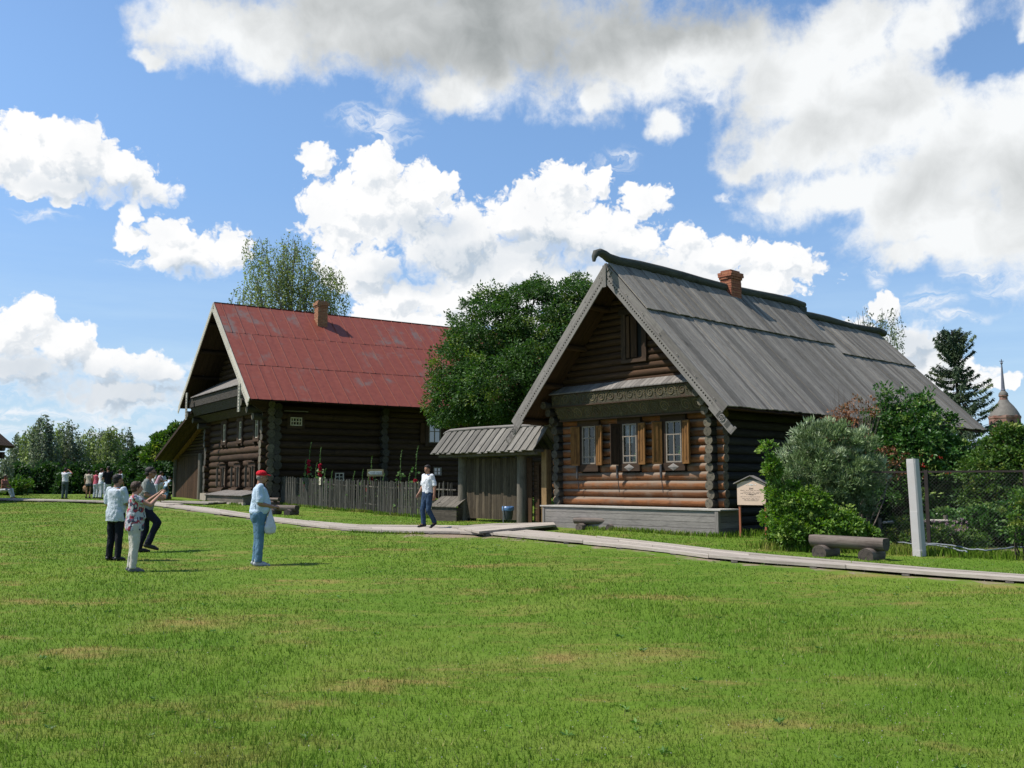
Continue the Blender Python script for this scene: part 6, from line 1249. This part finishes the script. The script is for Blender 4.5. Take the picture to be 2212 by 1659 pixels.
# hollyhocks behind the stick fence
LF_hol=leafmat('hollyhock_leaf',(.06,.15,.035),(.15,.26,.08),(.28,.36,.16),.35); M_petR=leafmat('crimson_petal',(.42,.010,.035),(.60,.030,.075),(.30,.008,.02),.35,.7); M_petD=leafmat('dark_red_petal',(.26,.006,.02),(.40,.012,.03),(.5,.03,.05),.35,.7)
def hollyhock(px,py,Y,flow,leafn,label,lowfl=False,mat=None):
    tp=at(px,py,Y); bx_=tp.x+rng.uniform(-.12,.12); base=Vector((bx_,Y,gz(bx_,Y))); T=empty('hollyhock',base); tag(T,label,'flower','hollyhocks behind the stick fence'); h=tp.z-base.z; dx=tp.x-bx_
    P=[Vector((dx*(s**1.5),0,h*s)) for s in [i/8 for i in range(9)]]; P[-1].x+=.04; mb=MB(); mb.tube(P,[.018-.0013*i for i in range(9)],6); mb.build('stem',LF_hol if False else plain('green_stem',(.09,.15,.04),.7),T)
    def pt(s): i=min(int(s*8),7); return P[i].lerp(P[i+1],s*8-i)
    p=[];u=[];L=[];c=[]
    for i in range(70):   # buds on the spike
        s=rng.uniform(max(flow[1] if flow else .5,.35),1.0); q=pt(s); a=rng.uniform(0,6.3); p.append(q); u.append((math.cos(a),math.sin(a),.5)); L.append(.055*(1.25-s*.6)); c.append(rng.random())
    for i in range(leafn):
        s=rng.uniform(.12,.66); q=pt(s); a=rng.uniform(0,6.3); r=rng.uniform(.1,.26)*(1.1-s); q=q+Vector((math.cos(a)*r,math.sin(a)*r,rng.uniform(-.1,.1)))
        for k in range(5): aa=a+(k-2)*.5; p.append(q); u.append((math.cos(aa),math.sin(aa),-.2+rng.uniform(-.3,.3))); L.append(rng.uniform(.08,.14)); c.append(.9 if rng.random()<.3 else rng.random())
    p=np.array([tuple(x) for x in p]); L=np.array(L); leaves_obj('leaves',p,unit(np.array(u)),L,L*.42,LF_hol,np.array(c),T)
    if flow:
        p=[];u=[];c=[]
        n=int((flow[1]-flow[0])*h/.075)+1
        for i in range(n):
            s=flow[0]+(flow[1]-flow[0])*(i+.5)/n
            for m_ in range(2):
                a=rng.uniform(0,6.3) if m_ else -PI/2+rng.uniform(-.7,.7); q=pt(s)+Vector((math.cos(a),math.sin(a),0))*.035; cc=rng.random(); n_=Vector((math.cos(a),math.sin(a),.15)).normalized(); e1=n_.cross(Vector((0,0,1))).normalized(); e2=n_.cross(e1)
                for k in range(7): b_=2*PI*k/7; d=(e1*math.cos(b_)+e2*math.sin(b_)+n_*.45); p.append(tuple(q)); u.append(tuple(d)); c.append(cc)
        p=np.array(p); leaves_obj('flowers',p,unit(np.array(u)),.085,.040,mat or M_petR,np.array(c),T)
def fdepth(px): return fence_at_px(px).y
HH=[(671,955,(.50,.72),26,'tallest crimson hollyhock, left of the fence plate'),(692,966,(.52,.72),30,'crimson hollyhock just above the fence plate'),(660,992,(.30,.46),22,'shorter hollyhock with low crimson flowers, leftmost of the clump'),(683,1000,None,40,'leafy flowerless hollyhock inside the big clump'),(702,1012,None,34,'leafy hollyhock at the right side of the big clump'),(716,1016,None,8,'thin budding hollyhock right of the big clump'),(765,1018,None,8,'thin green hollyhock spike left of the arrow board, farther left'),(783,1013,None,14,'green hollyhock spike close to the left end of the arrow board'),(802,985,(.42,.66),16,'dark red hollyhock standing before the arrow board'),(795,1030,(.3,.8),14,'low dark red hollyhock under the left end of the arrow board'),(829,1022,None,26,'leafy hollyhock at the right end of the arrow board'),(866,972,(.36,.50),18,'hollyhock with a tall green spike left of the walking man'),(901,963,(.42,.52),16,'hollyhock with a tall green spike right behind the walking man'),(884,1020,None,24,'leafy low hollyhock between the two tall spikes')]
for i,(x,y,fl_,ln,lab) in enumerate(HH): hollyhock(x,y,fdepth(x)+.55+rng.uniform(-.1,.25),fl_,ln,lab,mat=M_petR if i<6 else M_petD)
# far wooded strip on the horizon
p,d=[],[]
n=9000; X=nr.uniform(-190,230,n); Yd=nr.uniform(300,330,n); hh=6.2+1.6*np.sin(X*.07)+1.2*np.sin(X*.19+1); Z=gzn(X,Yd)+nr.rand(n)**.7*hh
o=leaves_obj('distant_wood',np.stack([X,Yd,Z],1),unit(nr.normal(size=(n,3))),2.6,1.0,LF_dark,nr.rand(n)); tag(o,'low dark line of far woods on the horizon behind the buildings','wood',kind='stuff')

# potted plants on the inner window ledge of the grey-roofed house
for y,lab,mt,hh in ((4.97,'potted plant with pale flowers inside the left window',(.60,.58,.55),.34),(3.42,'low leafy plant in the lower right pane of the middle window',(.30,.13,.07),.26),(1.84,'green plant in a pale pot inside the right window',(.55,.58,.60),.40)):
    w_=rw(.98,y,2.0); T=empty('potted_plant',w_,aR_); tag(T,lab,'plant'); mb=MB(); prof=[(.05,0),(.075,.15),(.082,.15),(.082,.17),(.07,.17)]; rows=[[(r*math.cos(k*PI/8),r*math.sin(k*PI/8),z+.02) for k in range(16)] for r,z in prof]; mb.grid(rows,[(z,1) for r,z in prof],0,.5,True,True); mb.face(rows[-1]); mb.build('pot',plain('pot_glaze',mt,.5,.08),T)
    n=90; p=np.stack([nr.normal(size=n)*.045,nr.normal(size=n)*.055,.2+nr.rand(n)*hh],1); leaves_obj('foliage',p,unit(nr.normal(size=(n,3))+np.array([-.3,0,.5])),.075,.022,LF_yel,nr.rand(n),T)
    if y>4: p=np.stack([nr.normal(size=40)*.03,nr.normal(size=40)*.05,.2+hh+nr.normal(size=40)*.03],1); leaves_obj('flowers',p,unit(nr.normal(size=(40,3))),.04,.016,leafmat('white_petal',(.7,.62,.68),(.8,.75,.78)),nr.rand(40),T)
# ------------------------------------------------------------------ grass blades
gb,t,b,out=newmat('grass_blade'); P=t.n.new('ShaderNodeTexCoord').outputs['Object']; col,dry=lawn_colour(t,P); rn=t.attr('rnd')
hs=t.n.new('ShaderNodeHueSaturation'); t.set(hs.inputs['Color'],col); t.set(hs.inputs['Value'],t.mr(rn,0,1,.8,1.55)); col=t.mix(t.mr(rn,.90,.97,0,.7),hs.outputs[0],(.34,.29,.13,1)); t.set(b.inputs['Base Color'],col); b.inputs['Roughness'].default_value=.6; b.inputs['Specular IOR Level'].default_value=.12
tr=t.n.new('ShaderNodeBsdfTranslucent'); t.set(tr.inputs[0],col); mx=t.n.new('ShaderNodeMixShader'); mx.inputs[0].default_value=.35; t.l.new(b.outputs[0],mx.inputs[1]); t.l.new(tr.outputs[0],mx.inputs[2]); t.l.new(mx.outputs[0],out.inputs[0])
def blades(n,y0,y1,pw,half=.60,hs=1.0):
    q=nr.rand(n); e=2-pw; Yb=(y0**e+q*(y1**e-y0**e))**(1/e); Xb=nr.uniform(-half,half,n)*Yb; return Xb,Yb
Xb,Yb=blades(520000,4.6,62,1.8)
# clustering into tufts
tx=np.sin(Xb*7.1+np.sin(Yb*5.3)*2)*np.sin(Yb*6.7+np.sin(Xb*4.1)*2); keep=nr.rand(len(Xb))<(.72+.28*tx)
for f,bk in PATHS:
    m=(np.asarray([(a+c)/2 for a,c in zip(np.array([tuple(x) for x in f]),np.array([tuple(x) for x in bk]))])); w=np.mean([((a-c).xy).length for a,c in zip(f,bk)])/2
    keep&=seg_dist(Xb,Yb,m)>w+.03
def inrect(X,Y,o,ang,x0,x1,y0,y1): dx,dy=X-o[0],Y-o[1]; u=dx*math.cos(ang)+dy*math.sin(ang); v=-dx*math.sin(ang)+dy*math.cos(ang); return (u>x0)&(u<x1)&(v>y0)&(v<y1)
keep&=~inrect(Xb,Yb,(5.13,23.4),rad(42),.0,16,-.0,6.4); keep&=~inrect(Xb,Yb,(-11.8,44),rad(33.6),-.9,18,-.2,17)
keep&=nr.rand(len(Xb))>wear_at(Xb,Yb)*1.15
Xb,Yb=Xb[keep],Yb[keep]; n=len(Xb); Zb=gzn(Xb,Yb); big=nr.rand(n)<.03
h=nr.uniform(.018,.048,n)*(1+.25*np.sin(Xb*.9+Yb*.5)); h=np.where(big,h*1.9,h); h=np.where(Yb>14,h*.9,h); wd=np.maximum(.0035,.00046*Yb)*nr.uniform(.7,1.4,n)
a=nr.rand(n)*2*PI; ln=nr.rand(n)**1.2*.9*h; ba=nr.rand(n)*2*PI; c0=np.stack([Xb,Yb,Zb-.004],1); sx=np.stack([np.cos(a)*wd,np.sin(a)*wd,np.zeros(n)],1); tip=c0+np.stack([np.cos(ba)*ln,np.sin(ba)*ln,h],1)
v=np.stack([c0-sx,c0+sx,tip],1).reshape(-1,3); f=np.arange(n*3).reshape(n,3); g_=np_mesh('grass',v,f,gb,nr.rand(n)); tag(g_,'short mown lawn grass with dry yellowish patches','grass',kind='stuff')
# taller unmown tufts along walls, boardwalk, fence and posts
def tufts(pts,n,spread,h0,h1):
    X=[];Y=[]
    for (a,c) in zip(pts[:-1],pts[1:]):
        k=nr.rand(n); X.append(a[0]+(c[0]-a[0])*k+nr.normal(size=n)*spread); Y.append(a[1]+(c[1]-a[1])*k+nr.normal(size=n)*spread)
    return np.concatenate(X),np.concatenate(Y),h0,h1
Xs=[];Ys=[];Hs=[]
def add(r): Xs.append(r[0]); Ys.append(r[1]); Hs.append(nr.uniform(r[2],r[3],len(r[0])))
add(tufts([tuple(rw(-.08,-.1)),tuple(rw(-.08,6.4))],1600,.05,.05,.16)); add(tufts([tuple(rw(-.1,-.15)),tuple(rw(6,-.1)),tuple(rw(15,-.1))],1500,.25,.05,.2)); add(tufts([tuple(x) for x in fp],900,.06,.05,.18)); add(tufts([tuple(x+Vector((0,-.06,0))) for x in pF],260,.05,.04,.11)); add(tufts([tuple(x) for x in pB],220,.08,.04,.11))
add(tufts([tuple(gat(1660,1185)),tuple(gat(1800,1190)),tuple(gat(1960,1195)),tuple(gat(2230,1207))],2600,.22,.06,.22)); add(tufts([tuple(gat(1215,1141)),tuple(gat(1350,1147))],300,.15,.04,.10))
hx=lambda x,y:(-11.8+math.cos(rad(33.6))*x-math.sin(rad(33.6))*y,44+math.sin(rad(33.6))*x+math.cos(rad(33.6))*y)
add(tufts([hx(-1.05,-.4),hx(-1.05,6.6)],700,.08,.06,.16)); add(tufts([hx(-.1,-.4),hx(17,-.4)],500,.2,.06,.25))
X=np.concatenate(Xs);Yt=np.concatenate(Ys);H=np.concatenate(Hs)
ok=np.ones(len(X),bool)
for f_,bk in PATHS:
    m=(np.asarray([(a_+c_)/2 for a_,c_ in zip(np.array([tuple(x) for x in f_]),np.array([tuple(x) for x in bk]))])); w=np.mean([((a_-c_).xy).length for a_,c_ in zip(f_,bk)])/2
    ok&=seg_dist(X,Yt,m)>w-.0
X,Yt,H=X[ok],Yt[ok],H[ok]; n=len(X); Z=gzn(X,Yt); wd=np.maximum(.006,.0005*Yt); a=nr.rand(n)*2*PI; ba=nr.rand(n)*2*PI; ln=nr.rand(n)*.6*H; c0=np.stack([X,Yt,Z-.01],1); sx=np.stack([np.cos(a)*wd,np.sin(a)*wd,np.zeros(n)],1); md=c0+np.stack([np.cos(ba)*ln*.35,np.sin(ba)*ln*.35,H*.6],1); tip=c0+np.stack([np.cos(ba)*ln,np.sin(ba)*ln,H],1)
v=np.stack([c0-sx,c0+sx,md+sx*.7,tip,md-sx*.7],1).reshape(-1,3); f=np.arange(n*5).reshape(n,5); o=np_mesh('tall_grass',v,f,gb,nr.rand(n)); tag(o,'unmown longer grass along walls, fence and boardwalk edges','grass',kind='stuff')
# broad-leaved weeds and small white clover heads in the lawn
LF_weed=leafmat('weed_leaf',(.08,.18,.03),(.14,.26,.05)); Xw,Yw=blades(150,5.2,24,1.3,.56); p=[];u=[];L=[];c=[]
for x,y in zip(Xw,Yw):
    k=nr.randint(4,8); s=nr.uniform(.025,.06); z=gz(x,y)+.012; cc=nr.rand()
    for j in range(k): a=2*PI*j/k+nr.rand(); p.append((x,y,z)); u.append((math.cos(a),math.sin(a),nr.uniform(.15,.6))); L.append(s); c.append(cc)
L=np.array(L); o=leaves_obj('weeds',np.array(p),unit(np.array(u)),L,L*.22,LF_weed,np.array(c)); tag(o,'flat broad-leaved weeds scattered in the lawn','weeds',kind='stuff')
Xw,Yw=blades(2600,5,32,1.2,.58); sel=np.sin(Xw*.55+1)*np.sin(Yw*.35)>-.1; Xw,Yw=Xw[sel],Yw[sel]; m=len(Xw); s=np.maximum(.008,.0006*Yw); p=np.stack([Xw,Yw,gzn(Xw,Yw)+.045],1); p=np.repeat(p,3,0)-0; u=unit(nr.normal(size=p.shape)); o=leaves_obj('clover',p-u*np.repeat(s,3)[:,None]*.5,u,np.repeat(s,3),np.repeat(s,3)*.5,leafmat('clover_white',(.42,.42,.36),(.58,.57,.52)),nr.rand(len(p))); tag(o,'tiny whitish clover heads dotting the lawn','clover',kind='stuff')
